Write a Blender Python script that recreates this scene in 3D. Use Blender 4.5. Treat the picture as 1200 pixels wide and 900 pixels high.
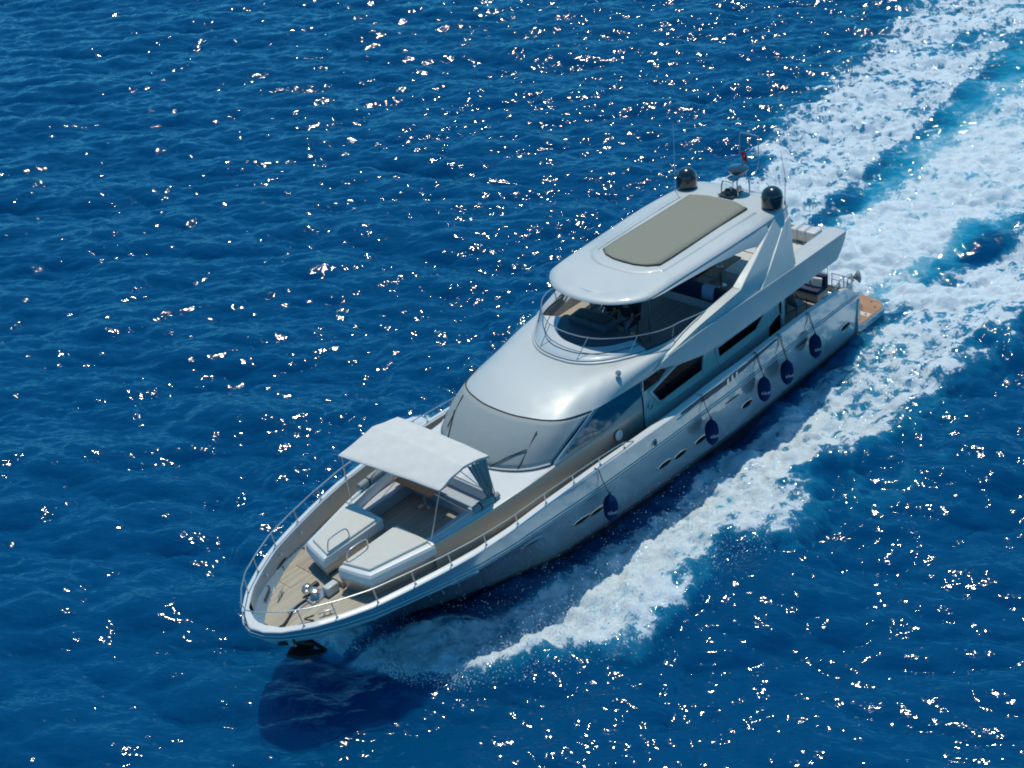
import bpy, bmesh, math, random
import numpy as np
from mathutils import Vector, Matrix
R_ = math.radians
random.seed(7)
S = bpy.context.scene
for o in list(bpy.data.objects): bpy.data.objects.remove(o)
C = S.collection

# ---------------------------------------------------------------- camera
cam_d = bpy.data.cameras.new('camera'); cam = bpy.data.objects.new('camera', cam_d); C.objects.link(cam)
cam_d.sensor_width = 36; cam_d.lens = 48.0; cam_d.clip_start = 0.5; cam_d.clip_end = 30000
Fv = Vector((-0.59994284, -0.61312758, -0.51394859)); Rv = Vector((-0.66478338, 0.73945766, -0.10613875)); Uv = Vector((-0.44511982, -0.2779873, 0.85122935))
m = Matrix((Rv, Uv, -Fv)).transposed().to_4x4(); m.translation = (40.082, 25.192, 26.163)
cam.matrix_world = m
S.camera = cam

# ---------------------------------------------------------------- sky and sun
SUN = Vector((-0.26, -0.235, 1.0)).normalized()
el = math.asin(SUN.z); az = math.atan2(SUN.x, SUN.y)
w = bpy.data.worlds.new("World"); S.world = w; w.use_nodes = True
nt = w.node_tree; bg = nt.nodes['Background']
sky = nt.nodes.new('ShaderNodeTexSky'); sky.sky_type = 'NISHITA'; sky.sun_disc = False
sky.sun_elevation = el; sky.sun_rotation = az; sky.altitude = 0; sky.air_density = 1.0; sky.dust_density = 0.3; sky.ozone_density = 2.0
grade = nt.nodes.new('ShaderNodeVectorMath'); grade.operation = 'MULTIPLY'; grade.inputs[1].default_value = (0.20, 0.90, 1.20)
nt.links.new(sky.outputs[0], grade.inputs[0]); nt.links.new(grade.outputs[0], bg.inputs[0]); bg.inputs[1].default_value = 0.105
ld = bpy.data.lights.new('sun', 'SUN'); ld.energy = 2.8; ld.angle = R_(0.53); ld.color = (1.0, 0.95, 0.82)
lo = bpy.data.objects.new('sun', ld); C.objects.link(lo); lo.rotation_euler = SUN.to_track_quat('Z', 'Y').to_euler()
S.view_settings.view_transform = 'Standard'; S.view_settings.look = 'None'; S.view_settings.gamma = 1; S.view_settings.use_curve_mapping = False
S.view_settings.exposure = 0.0
S.cycles.max_bounces = 8; S.cycles.caustics_reflective = False; S.cycles.caustics_refractive = False
S.cycles.sample_clamp_indirect = 2.5; S.cycles.filter_width = 1.9; S.cycles.blur_glossy = 0.6; S.cycles.use_denoising = True

# ---------------------------------------------------------------- materials
MATS = {}
def mat(name, col, rough=0.5, metal=0.0, coat=0.0, coat_r=0.05, coat_ior=1.5, bump=0.0, bscale=20.0, vary=0.0, vscale=1.5, trans=0.0, ior=1.5, alpha=1.0, sheen=0.0):
    mt = bpy.data.materials.new(name); mt.use_nodes = True; t = mt.node_tree; b = t.nodes['Principled BSDF']
    b.inputs['Base Color'].default_value = (*col, 1); b.inputs['Roughness'].default_value = rough; b.inputs['Metallic'].default_value = metal
    b.inputs['Coat Weight'].default_value = coat; b.inputs['Coat Roughness'].default_value = coat_r; b.inputs['Coat IOR'].default_value = coat_ior
    b.inputs['IOR'].default_value = ior; b.inputs['Transmission Weight'].default_value = trans; b.inputs['Alpha'].default_value = alpha
    tc = t.nodes.new('ShaderNodeTexCoord')
    if vary:
        n = t.nodes.new('ShaderNodeTexNoise'); n.inputs['Scale'].default_value = vscale; n.inputs['Detail'].default_value = 6; n.inputs['Roughness'].default_value = 0.6
        t.links.new(tc.outputs['Object'], n.inputs['Vector'])
        mr = t.nodes.new('ShaderNodeMapRange'); mr.inputs[1].default_value = 0.3; mr.inputs[2].default_value = 0.7; mr.inputs[3].default_value = 1 - vary; mr.inputs[4].default_value = 1 + vary
        t.links.new(n.outputs[0], mr.inputs[0])
        mx = t.nodes.new('ShaderNodeVectorMath'); mx.operation = 'SCALE'; mx.inputs[0].default_value = col
        t.links.new(mr.outputs[0], mx.inputs['Scale']); t.links.new(mx.outputs[0], b.inputs['Base Color'])
        mr2 = t.nodes.new('ShaderNodeMapRange'); mr2.inputs[1].default_value = 0.3; mr2.inputs[2].default_value = 0.7; mr2.inputs[3].default_value = rough * 0.8; mr2.inputs[4].default_value = min(1, rough * 1.25)
        t.links.new(n.outputs[0], mr2.inputs[0]); t.links.new(mr2.outputs[0], b.inputs['Roughness'])
    if bump:
        n2 = t.nodes.new('ShaderNodeTexNoise'); n2.inputs['Scale'].default_value = bscale; n2.inputs['Detail'].default_value = 4
        t.links.new(tc.outputs['Object'], n2.inputs['Vector'])
        bp = t.nodes.new('ShaderNodeBump'); bp.inputs['Strength'].default_value = 0.6; bp.inputs['Distance'].default_value = bump
        t.links.new(n2.outputs[0], bp.inputs['Height']); t.links.new(bp.outputs[0], b.inputs['Normal'])
    MATS[name] = mt
    return mt
M_HULL = mat('silver_hull_paint', (0.32, 0.43, 0.475), 0.24, 0.45, 1.0, 0.03, 1.9, vary=0.04, vscale=0.7)
M_GEL = mat('silver_gelcoat', (0.53, 0.555, 0.54), 0.54, 0.16, 0.3, 0.10, vary=0.03, vscale=0.8)
M_WHITE = mat('white_gelcoat', (0.70, 0.695, 0.665), 0.35, 0.0, 0.3, vary=0.03, vscale=1.2)
M_BOOT = mat('dark_antifoul', (0.012, 0.015, 0.025), 0.3)
M_CHROME = mat('polished_steel', (0.60, 0.585, 0.56), 0.24, 0.8)
M_BLACK = mat('black_plastic', (0.015, 0.016, 0.018), 0.4)
M_DOME = mat('black_gloss_dome', (0.022, 0.026, 0.032), 0.22, 0.2, 1.0, 0.04, bump=0.0006, bscale=400)
M_GLASSK = mat('black_tinted_glass', (0.003, 0.004, 0.007), 0.06, 0.0, 0.0, ior=1.12)
M_GLASST = mat('teal_tinted_glass', (0.012, 0.09, 0.14), 0.06, 0.2, 1.0, 0.03, 1.6)
M_COVER = mat('grey_mesh_cover', (0.30, 0.345, 0.345), 0.85, bump=0.022, bscale=2.2, vary=0.05, vscale=3)
M_CANVAS = mat('white_canvas', (0.78, 0.755, 0.70), 0.85, bump=0.03, bscale=2.6, vary=0.05, vscale=3)
M_SIDE = mat('glossy_silver_side', (0.50, 0.48, 0.44), 0.40, 0.7, 0.4, 0.05, vary=0.03, vscale=0.7)
def translucent(mt, amount):
    t = mt.node_tree; b = t.nodes['Principled BSDF']; out = t.nodes['Material Output']
    tr = t.nodes.new('ShaderNodeBsdfTranslucent'); tr.inputs[0].default_value = (0.75, 0.74, 0.70, 1); mx = t.nodes.new('ShaderNodeMixShader'); mx.inputs[0].default_value = amount
    t.links.new(b.outputs[0], mx.inputs[1]); t.links.new(tr.outputs[0], mx.inputs[2]); t.links.new(mx.outputs[0], out.inputs[0])
translucent(M_CANVAS, 0.14)
M_CUSH = mat('cream_cushion', (0.62, 0.60, 0.535), 0.85, bump=0.004, bscale=30, vary=0.05, vscale=5)
M_TAUPE = mat('taupe_sunroof_fabric', (0.26, 0.255, 0.195), 0.85, bump=0.006, bscale=6, vary=0.05, vscale=2.0)
M_NAVY = mat('navy_upholstery', (0.012, 0.028, 0.085), 0.7, bump=0.004, bscale=40, vary=0.1, vscale=5)
M_GREYC = mat('grey_cushion', (0.50, 0.52, 0.54), 0.8, bump=0.004, bscale=30, vary=0.05)
M_WOOD = mat('varnished_mahogany', (0.66, 0.17, 0.055), 0.55, 0, 0.0, vary=0.15, vscale=7)
M_FENDER = mat('navy_fender_cover', (0.002, 0.022, 0.085), 0.85, ior=1.18, bump=0.006, bscale=25, vary=0.15, vscale=5)
M_ROPE = mat('dark_rope', (0.03, 0.035, 0.05), 0.8)
M_LROPE = mat('pale_rope', (0.5, 0.5, 0.48), 0.8)
M_TEXTW = mat('white_lettering', (0.45, 0.52, 0.62), 0.6)
M_RED = mat('red_flag_cloth', (0.62, 0.008, 0.02), 0.7)
M_REDU = mat('red_upholstery', (0.22, 0.02, 0.03), 0.7)
M_FLAGW = mat('white_flag_cloth', (0.8, 0.8, 0.8), 0.7)
M_SKIN = mat('skin', (0.42, 0.23, 0.15), 0.55)
M_JEANS = mat('blue_denim', (0.22, 0.29, 0.38), 0.9, vary=0.15, vscale=12)
M_SHIRT = mat('dark_navy_shirt', (0.012, 0.015, 0.03), 0.9)
M_HAIR = mat('dark_hair', (0.02, 0.015, 0.012), 0.7)
M_TOWEL = mat('pale_blue_towel', (0.42, 0.55, 0.75), 0.9, bump=0.01, bscale=15)
M_DASH = mat('blue_grey_dash', (0.06, 0.075, 0.095), 0.6, vary=0.08)
M_ANCHOR = mat('galvanised_anchor', (0.05, 0.055, 0.055), 0.5, 0.6, bump=0.01, bscale=18)
M_TAN = mat('tan_vinyl', (0.42, 0.36, 0.28), 0.7)
M_DARKF = mat('dark_interior', (0.02, 0.022, 0.028), 0.6)
M_RUBBER = mat('black_rubber', (0.02, 0.02, 0.022), 0.55)

def glass_clear():
    mt = bpy.data.materials.new('clear_tinted_screen'); mt.use_nodes = True; t = mt.node_tree
    b = t.nodes['Principled BSDF']; out = t.nodes['Material Output']
    b.inputs['Base Color'].default_value = (0.02, 0.05, 0.08, 1); b.inputs['Roughness'].default_value = 0.03; b.inputs['IOR'].default_value = 1.5
    tr = t.nodes.new('ShaderNodeBsdfTransparent'); tr.inputs[0].default_value = (0.88, 0.94, 0.98, 1)
    lw = t.nodes.new('ShaderNodeLayerWeight'); lw.inputs[0].default_value = 0.5; fr = t.nodes.new('ShaderNodeMath'); fr.operation = 'POWER'; fr.inputs[1].default_value = 4.0; t.links.new(lw.outputs['Facing'], fr.inputs[0])
    ad = t.nodes.new('ShaderNodeMath'); ad.operation = 'ADD'; ad.inputs[1].default_value = 0.04
    mx = t.nodes.new('ShaderNodeMixShader')
    t.links.new(fr.outputs[0], ad.inputs[0]); t.links.new(ad.outputs[0], mx.inputs[0])
    t.links.new(tr.outputs[0], mx.inputs[1]); t.links.new(b.outputs[0], mx.inputs[2]); t.links.new(mx.outputs[0], out.inputs[0])
    return mt
M_CLEAR = glass_clear()

def teak(name, base, line, pitch=0.062, axis='y', caulk=0.10, grey=0.0):
    mt = bpy.data.materials.new(name); mt.use_nodes = True; t = mt.node_tree; b = t.nodes['Principled BSDF']; L = t.links.new
    tc = t.nodes.new('ShaderNodeTexCoord'); sp = t.nodes.new('ShaderNodeSeparateXYZ'); L(tc.outputs['Object'], sp.inputs[0])
    d = t.nodes.new('ShaderNodeMath'); d.operation = 'DIVIDE'; d.inputs[1].default_value = pitch; L(sp.outputs['Y' if axis == 'y' else 'X'], d.inputs[0])
    fl = t.nodes.new('ShaderNodeMath'); fl.operation = 'FLOOR'; L(d.outputs[0], fl.inputs[0])
    fr = t.nodes.new('ShaderNodeMath'); fr.operation = 'FRACT'; L(d.outputs[0], fr.inputs[0])
    lt = t.nodes.new('ShaderNodeMath'); lt.operation = 'LESS_THAN'; lt.inputs[1].default_value = caulk; L(fr.outputs[0], lt.inputs[0])
    wn = t.nodes.new('ShaderNodeTexWhiteNoise'); wn.noise_dimensions = '1D'; L(fl.outputs[0], wn.inputs['W'])
    mp = t.nodes.new('ShaderNodeMapping'); mp.inputs['Scale'].default_value = (1.5, 22, 3) if axis == 'y' else (22, 1.5, 3); L(tc.outputs['Object'], mp.inputs[0])
    n = t.nodes.new('ShaderNodeTexNoise'); n.inputs['Scale'].default_value = 1.6; n.inputs['Detail'].default_value = 6; L(mp.outputs[0], n.inputs['Vector'])
    a = t.nodes.new('ShaderNodeMath'); a.operation = 'ADD'; L(wn.outputs[0], a.inputs[0]); L(n.outputs[0], a.inputs[1])
    mr = t.nodes.new('ShaderNodeMapRange'); mr.inputs[1].default_value = 0.2; mr.inputs[2].default_value = 1.6; mr.inputs[3].default_value = 0.82; mr.inputs[4].default_value = 1.15; L(a.outputs[0], mr.inputs[0])
    sc = t.nodes.new('ShaderNodeVectorMath'); sc.operation = 'SCALE'; sc.inputs[0].default_value = base; L(mr.outputs[0], sc.inputs['Scale'])
    mx = t.nodes.new('ShaderNodeMix'); mx.data_type = 'RGBA'; mx.inputs['B'].default_value = (*line, 1)
    L(lt.outputs[0], mx.inputs['Factor']); L(sc.outputs[0], mx.inputs['A']); L(mx.outputs['Result'], b.inputs['Base Color'])
    b.inputs['Roughness'].default_value = 0.7
    return mt
M_TEAK = teak('weathered_teak_deck', (0.46, 0.40, 0.30), (0.17, 0.14, 0.10), 0.09, caulk=0.14)
M_TEAKD = teak('brown_teak_well', (0.44, 0.36, 0.28), (0.10, 0.045, 0.04), 0.07, caulk=0.16)
M_TEAKO = teak('warm_teak_platform', (0.44, 0.22, 0.11), (0.16, 0.09, 0.05), 0.06, axis='x', caulk=0.08)
M_TEAKF = teak('grey_teak_flybridge', (0.36, 0.34, 0.31), (0.08, 0.08, 0.08), 0.07, caulk=0.16)

# ---------------------------------------------------------------- helpers
def link(name, me, mt, parent=None, smooth=35):
    if isinstance(mt, (list, tuple)):
        for k in mt: me.materials.append(k)
    else: me.materials.append(mt)
    if smooth:
        me.shade_smooth(); me.set_sharp_from_angle(angle=R_(smooth))
    o = bpy.data.objects.new(name, me); C.objects.link(o)
    if parent is not None: o.parent = parent
    return o
def mesh(name, V, F, mt, parent=None, smooth=35, bevel=0.0, seg=2, solid=0.0, weld=False):
    me = bpy.data.meshes.new(name); bm = bmesh.new()
    vs = [bm.verts.new(v) for v in V]
    for f in F:
        try: bm.faces.new([vs[i] for i in f])
        except ValueError: pass
    if weld: bmesh.ops.remove_doubles(bm, verts=bm.verts, dist=1e-5)
    bmesh.ops.recalc_face_normals(bm, faces=bm.faces)
    bm.to_mesh(me); bm.free()
    o = link(name, me, mt, parent, smooth)
    if solid:
        md = o.modifiers.new('solid', 'SOLIDIFY'); md.thickness = solid; md.offset = 0
    if bevel:
        md = o.modifiers.new('bevel', 'BEVEL'); md.width = bevel; md.segments = seg; md.limit_method = 'ANGLE'; md.angle_limit = R_(35)
    return o
class MB:
    """collects primitive shapes that together are ONE part"""
    def __init__(s): s.V = []; s.F = []
    def add(s, V, F):
        n = len(s.V); s.V += [tuple(v) for v in V]; s.F += [tuple(i + n for i in f) for f in F]; return s
    def box(s, x0, x1, y0, y1, z0, z1):
        V = [(x, y, z) for x in (x0, x1) for y in (y0, y1) for z in (z0, z1)]
        return s.add(V, [(0, 1, 3, 2), (4, 6, 7, 5), (0, 4, 5, 1), (2, 3, 7, 6), (0, 2, 6, 4), (1, 5, 7, 3)])
    def prism(s, poly, z0, z1, inset=0.0):
        """poly: plan outline (x,y); z0/z1 numbers"""
        n = len(poly); c = np.mean(np.array(poly), 0)
        top = [(c[0] + (p[0] - c[0]) * (1 - inset), c[1] + (p[1] - c[1]) * (1 - inset), z1) for p in poly]
        V = [(p[0], p[1], z0) for p in poly] + top
        F = [tuple(range(n - 1, -1, -1)), tuple(range(n, 2 * n))] + [(i, (i + 1) % n, n + (i + 1) % n, n + i) for i in range(n)]
        return s.add(V, F)
    def extrude(s, poly3, d):
        n = len(poly3); d = Vector(d)
        V = [tuple(p) for p in poly3] + [tuple(Vector(p) + d) for p in poly3]
        F = [tuple(range(n - 1, -1, -1)), tuple(range(n, 2 * n))] + [(i, (i + 1) % n, n + (i + 1) % n, n + i) for i in range(n)]
        return s.add(V, F)
    def tube(s, pts, r, n=8, closed=False):
        P = [Vector(p) for p in pts]; N = len(P)
        rs = r if isinstance(r, (list, tuple)) else [r] * N
        rings = []
        up = None
        for i in range(N):
            if closed: t = (P[(i + 1) % N] - P[i - 1])
            else: t = P[min(i + 1, N - 1)] - P[max(i - 1, 0)]
            t.normalize()
            if up is None:
                up = Vector((0, 0, 1)) if abs(t.z) < 0.9 else Vector((1, 0, 0))
            a = t.cross(up)
            if a.length < 1e-4: a = t.cross(Vector((0, 1, 0)))
            a.normalize(); b = a.cross(t); up = b
            rings.append([P[i] + (a * math.cos(k * 2 * math.pi / n) + b * math.sin(k * 2 * math.pi / n)) * rs[i] for k in range(n)])
        V = [v for rg in rings for v in rg]; F = []
        for i in range(N if closed else N - 1):
            j = (i + 1) % N
            for k in range(n): F.append((i * n + k, i * n + (k + 1) % n, j * n + (k + 1) % n, j * n + k))
        if not closed: F += [tuple(range(n - 1, -1, -1)), tuple((N - 1) * n + k for k in range(n))]
        return s.add(V, F)
    def lathe(s, prof, c, n=24, axis=(0, 0, 1), ref=None):
        """prof list of (r,h)"""
        ax = Vector(axis).normalized(); a = ax.orthogonal().normalized(); b = ax.cross(a); c = Vector(c)
        V = []; F = []
        for (r, h) in prof:
            for k in range(n):
                t = 2 * math.pi * k / n; V.append(c + ax * h + (a * math.cos(t) + b * math.sin(t)) * r)
        for i in range(len(prof) - 1):
            for k in range(n): F.append((i * n + k, i * n + (k + 1) % n, (i + 1) * n + (k + 1) % n, (i + 1) * n + k))
        F += [tuple(range(n - 1, -1, -1)), tuple((len(prof) - 1) * n + k for k in range(n))]
        return s.add(V, F)
    def loft(s, rows, closed=False, caps=False):
        n = len(rows[0]); V = [p for r in rows for p in r]; F = []
        for i in range(len(rows) - 1):
            for k in range(n if closed else n - 1):
                F.append((i * n + k, i * n + (k + 1) % n, (i + 1) * n + (k + 1) % n, (i + 1) * n + k))
        if caps: F += [tuple(range(n - 1, -1, -1)), tuple((len(rows) - 1) * n + k for k in range(n))]
        return s.add(V, F)
    def build(s, name, mt, parent=None, **k): return mesh(name, s.V, s.F, mt, parent, **k)
def empty(name, loc=(0, 0, 0), rz=0.0):
    o = bpy.data.objects.new(name, None); C.objects.link(o); o.location = loc; o.rotation_euler = (0, 0, rz); o.empty_display_size = 0.2; return o
def tag(o, label=None, cat=None, group=None, kind=None):
    if label: o['label'] = label
    if cat: o['category'] = cat
    if group: o['group'] = group
    if kind: o['kind'] = kind
    return o
def spline(pts, n=8):
    """Catmull-Rom through points"""
    P = [np.array(p, float) for p in pts]; P = [2 * P[0] - P[1]] + P + [2 * P[-1] - P[-2]]; out = []
    for i in range(1, len(P) - 2):
        for k in range(n):
            t = k / n; a, b, c, d = P[i - 1], P[i], P[i + 1], P[i + 2]
            out.append(0.5 * ((2 * b) + (-a + c) * t + (2 * a - 5 * b + 4 * c - d) * t * t + (-a + 3 * b - 3 * c + d) * t ** 3))
    out.append(P[-2]); return [tuple(p) for p in out]
def copy_tree(o, parent=None):
    c = o.copy(); C.objects.link(c)
    if parent is not None: c.parent = parent
    for ch in list(bpy.data.objects):
        if ch.parent == o and ch != c: copy_tree(ch, c)
    return c
def mir(rows): return [[(p[0], -p[1], p[2]) for p in r] for r in rows]
sst = lambda a, b, x: (lambda t: t * t * (3 - 2 * t))(np.clip((x - a) / (b - a), 0, 1))

# ================================================================ water (one displaced sheet) + wake foam as vertex data
def fft_tile(N, L, seed, lam_min, lam_max, wind_dir, spread, hs):
    rng = np.random.default_rng(seed)
    k1 = np.fft.fftfreq(N, L / N) * 2 * np.pi
    kx, ky = np.meshgrid(k1, k1, indexing='ij'); k = np.hypot(kx, ky); k[0, 0] = 1
    lam = 2 * np.pi / k
    cosd = (kx * wind_dir[0] + ky * wind_dir[1]) / k
    P = k ** -4.0 * (0.06 + np.abs(cosd) ** spread)
    P *= 1 / (1 + (lam / lam_max) ** 8) / (1 + (lam_min / lam) ** 8)
    P[0, 0] = 0
    H = np.sqrt(P) * (rng.normal(size=(N, N)) + 1j * rng.normal(size=(N, N)))
    h = np.fft.ifft2(H).real; s = hs / (4 * h.std()); H *= s; h *= s
    dx = np.fft.ifft2(1j * kx / k * H).real; dy = np.fft.ifft2(1j * ky / k * H).real
    return h, dx, dy
def samp(T, L, x, y):
    N = T.shape[0]; u = (x / L * N) % N; v = (y / L * N) % N
    i = np.floor(u).astype(int); j = np.floor(v).astype(int); fu = u - i; fv = v - j; i %= N; j %= N; i2 = (i + 1) % N; j2 = (j + 1) % N
    return (T[i, j] * (1 - fu) + T[i2, j] * fu) * (1 - fv) + (T[i, j2] * (1 - fu) + T[i2, j2] * fu) * fv
def noise_tile(N, L, seed, slope, lmax):
    rng = np.random.default_rng(seed); k1 = np.fft.fftfreq(N, L / N); kx, ky = np.meshgrid(k1, k1, indexing='ij'); k = np.hypot(kx, ky); k[0, 0] = 1
    A = k ** slope / (1 + (1 / (k * lmax)) ** 6); A[0, 0] = 0
    t = np.fft.ifft2(A * np.exp(2j * np.pi * rng.random((N, N)))).real
    return t / t.std()
ca, sa = -0.70, -0.714     # sheet axes: u points away from the viewer, v across
def axis(parts):
    out = [parts[0][0]]
    for (a, b, s0, s1) in parts:
        x = a; 
        n = max(1, int(round((b - a) / ((s0 + s1) / 2)))); t = np.linspace(0, 1, n + 1)[1:]
        st = s0 + (s1 - s0) * t; st = np.cumsum(st); st = st / st[-1]; out += list(a + (b - a) * st)
    return np.array(out)
# origin of the sheet axes: under the boat's middle
U = axis([(-9000, -900, 2000, 800), (-900, -80, 200, 12), (-80, -26, 4, 0.5), (-26, 30, 0.09, 0.11), (30, 100, 0.11, 0.26), (100, 160, 0.5, 3), (160, 1200, 8, 150), (1200, 12000, 400, 2500)])
Vv = axis([(-9000, -900, 2000, 800), (-900, -90, 200, 12), (-90, -48, 3, 0.5), (-48, -24, 0.32, 0.13), (-24, 24, 0.10, 0.10), (24, 48, 0.13, 0.32), (48, 90, 0.5, 3), (90, 900, 12, 200), (900, 9000, 800, 2000)])
UU, VV = np.meshgrid(U, Vv, indexing='ij'); ox, oy = 12.0, 0.0
X = ox + ca * UU - sa * VV; Y = oy + sa * UU + ca * VV
far = np.clip(1 - sst(85, 160, np.abs(UU - 25)), 0, 1) * np.clip(1 - sst(50, 90, np.abs(VV)), 0, 1)
WD = (0.83, 0.56)
hA, dxA, dyA = fft_tile(1024, 91.0, 3, 0.8, 7.0, WD, 10, 0.58)
hB, dxB, dyB = fft_tile(512, 27.3, 5, 0.24, 1.5, (0.88, 0.48), 8, 0.165)
H = samp(hA, 91.0, X, Y) + samp(hB, 27.3, X, Y)
DX = 1.0 * samp(dxA, 91.0, X, Y) + 0.9 * samp(dxB, 27.3, X, Y); DY = 1.0 * samp(dyA, 91.0, X, Y) + 0.9 * samp(dyB, 27.3, X, Y)
n1 = noise_tile(512, 60, 11, -1.9, 9); n2 = noise_tile(512, 23, 12, -1.5, 2.2); n3 = noise_tile(512, 37, 13, -1.6, 3.5)
N1 = samp(n1, 60, X, Y); N2 = samp(n2, 23, X, Y); N3 = samp(n3, 37, X * 0.55, Y)
sg = np.where(Y > 0, 1.0, 0.93)
Sy = np.abs(Y)
xs_ = np.array([-400, -120, -60, -37, -30, -23, -17, -12, -4, 1, 4, 8, 12, 15.3, 18.5, 20.8, 22.4, 23.1, 23.5, 23.9])
so_ = np.array([60, 34, 21.5, 16.4, 15.0, 13.4, 12.3, 10.3, 8.2, 7.9, 8.0, 7.6, 7.1, 6.9, 6.5, 5.3, 3.9, 2.8, 1.6, 0.0])
si_ = np.array([28, 14, 9, 6.4, 5.6, 4.8, 4.4, 4.0, 3.6, 3.1, 2.9, 2.9, 2.7, 2.4, 1.9, 0.7, 0, 0, 0, 0])
so = np.interp(X, xs_, so_); si = np.interp(X, xs_, si_)
so = so + 0.42 * N1 * sst(24, 18, X) + 0.24 * N3 * sst(24, 20, X)
q = (Sy - si) / np.maximum(so - si, 0.05)          # 0 inner edge of the bow-wave band, 1 outer
inside = sst(0.0, 0.10, q) * (1 - sst(0.70, 1.10, q))
fwd = sst(24.1, 23.0, X)
age = np.clip((22 - X) / 60, 0, 1)
band = inside * fwd * (0.92 - np.where(Y > 0, 0.30, 0.08) * age - 0.08 * sst(14, 22, X))
band *= 1 - 0.12 * sst(9, 1, X)
band *= 1 - 0.25 * sst(0.72, 0.95, q) * sst(22, 12, X)
band -= 0.16 * np.clip(N1, 0, 2) * inside * sst(12, -5, X)
# thin sheet next to the hull, partly clear
nearh = (1 - sst(0.0, 0.45, q)) * inside
band -= 0.06 * (1 - sst(0.25, 0.62, q)) * inside * sst(23, 19, X) * sst(-6, 3, X)
wedge = np.exp(-((Sy - (np.interp(X, [10, 15, 18.5, 20.5], [3.0, 2.9, 2.2, 1.4])) ) / 0.35) ** 2) * sst(8, 13, X) * (1 - sst(19.5, 21.5, X))
band -= 0.40 * wedge
# stray crests past the outer edge
stray = 0.34 * (1 - sst(1.0, 1.45, q)) * sst(0.95, 1.0, q) * (N3 > 0.5) * sst(20, 8, X) * fwd
# propeller wash
wc = np.interp(X, [-400, -60, -28, -15, -5, 0], [30, 8, 4.6, 3.3, 2.7, 2.6]) + 0.3 * N1
wash = (1 - sst(0.55, 1.05, Sy / wc)) * sst(0.5, -1.0, X) * (0.98 - 0.20 * np.clip(-X / 60, 0, 1)) * (1 - 0.12 * np.clip(N3 + 0.3, -1, 2))
wash -= 0.18 * np.clip(N1, 0, 2) * sst(-2, -12, X)
mid = np.where(Y > 0, 0.84, 0.90 - 0.28 * sst(-9, -16, X)) * sst(1.5, -1.5, X) * (1 - sst(0.8, 1.0, q)) * (1 - 0.5 * np.clip(-X / 50, 0, 1)) * (0.75 + 0.35 * N1)
foam = np.clip(np.maximum.reduce([band, wash, mid, stray]), 0, 1)
foam *= (1 - sst(60, 130, -X))
aer = np.clip(np.maximum(0.80 * (1 - sst(0.8, 1.5, Sy / wc)) * sst(0.5, -1, X), (0.62 * sst(4, 18, X) + 0.30) * inside * fwd * (1 - 0.75 * sst(0.45, 0.95, q))) + 0.12 * (foam > 0.2), 0, 1) * (1 - sst(60, 130, -X))
aer = np.clip(aer - 0.9 * wedge, 0, 1)
# wake relief
ridge = np.exp(-((q - 0.80) / 0.22) ** 2) * fwd * (0.44 * sst(24, 21, X) * sst(-40, 10, X) + 0.10)
bump = foam * (0.080 * N2 + 0.05 * samp(n3, 37, X, Y) + 0.045 * N1)
bow = 0.45 * np.exp(-((X - 21.6) / 1.4) ** 2) * np.exp(-((Sy - 1.3) / 1.0) ** 2)
trough = -0.22 * np.exp(-((Sy - 3.2) / 1.0) ** 2) * sst(0, 4, X) * (1 - sst(17, 20, X))
stern = -0.35 * np.exp(-((X + 1.0) / 1.6) ** 2 - (Sy / 2.6) ** 2) + 0.45 * np.exp(-((X + 6.0) / 2.2) ** 2 - (Sy / 2.0) ** 2)
vwake = 0.16 * np.exp(-((q - 1.35) / 0.25) ** 2) * fwd - 0.10 * np.exp(-((q - 1.75) / 0.25) ** 2) * fwd
damp = 1 - 0.45 * np.clip(aer, 0, 1)
Z = (H * damp + ridge + bump + bow + trough + stern + vwake) * far
ins_hull = (X > -0.2) & (X < 21.3) & (Sy < np.interp(X, [0, 6, 10.6, 14.8, 17, 18, 19.1, 20.1, 21, 21.3], [2.8, 2.7, 2.5, 2.3, 1.9, 1.6, 1.2, .75, .24, 0.0]) - 0.15)
Z = np.where(ins_hull, np.minimum(Z, -0.25), Z)
co = np.stack([X - DX * far * damp, Y - DY * far * damp, Z], -1).reshape(-1, 3).astype(np.float32)
nu, nv = X.shape
idx = np.arange(nu * nv).reshape(nu, nv)
quads = np.stack([idx[:-1, :-1], idx[1:, :-1], idx[1:, 1:], idx[:-1, 1:]], -1).reshape(-1, 4)
me = bpy.data.meshes.new('sea'); me.vertices.add(len(co)); me.vertices.foreach_set('co', co.ravel())
me.loops.add(quads.size); me.loops.foreach_set('vertex_index', quads.ravel().astype(np.int32))
me.polygons.add(len(quads)); me.polygons.foreach_set('loop_start', np.arange(0, quads.size, 4, dtype=np.int32)); me.polygons.foreach_set('loop_total', np.full(len(quads), 4, np.int32))
me.update(calc_edges=True); me.validate()
for nm, arr in (('foam', foam), ('aer', aer)):
    a = me.attributes.new(nm, 'FLOAT', 'POINT'); a.data.foreach_set('value', arr.ravel().astype(np.float32))
me.shade_smooth()
if me.polygons[0].normal.z < 0: me.flip_normals()

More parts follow.
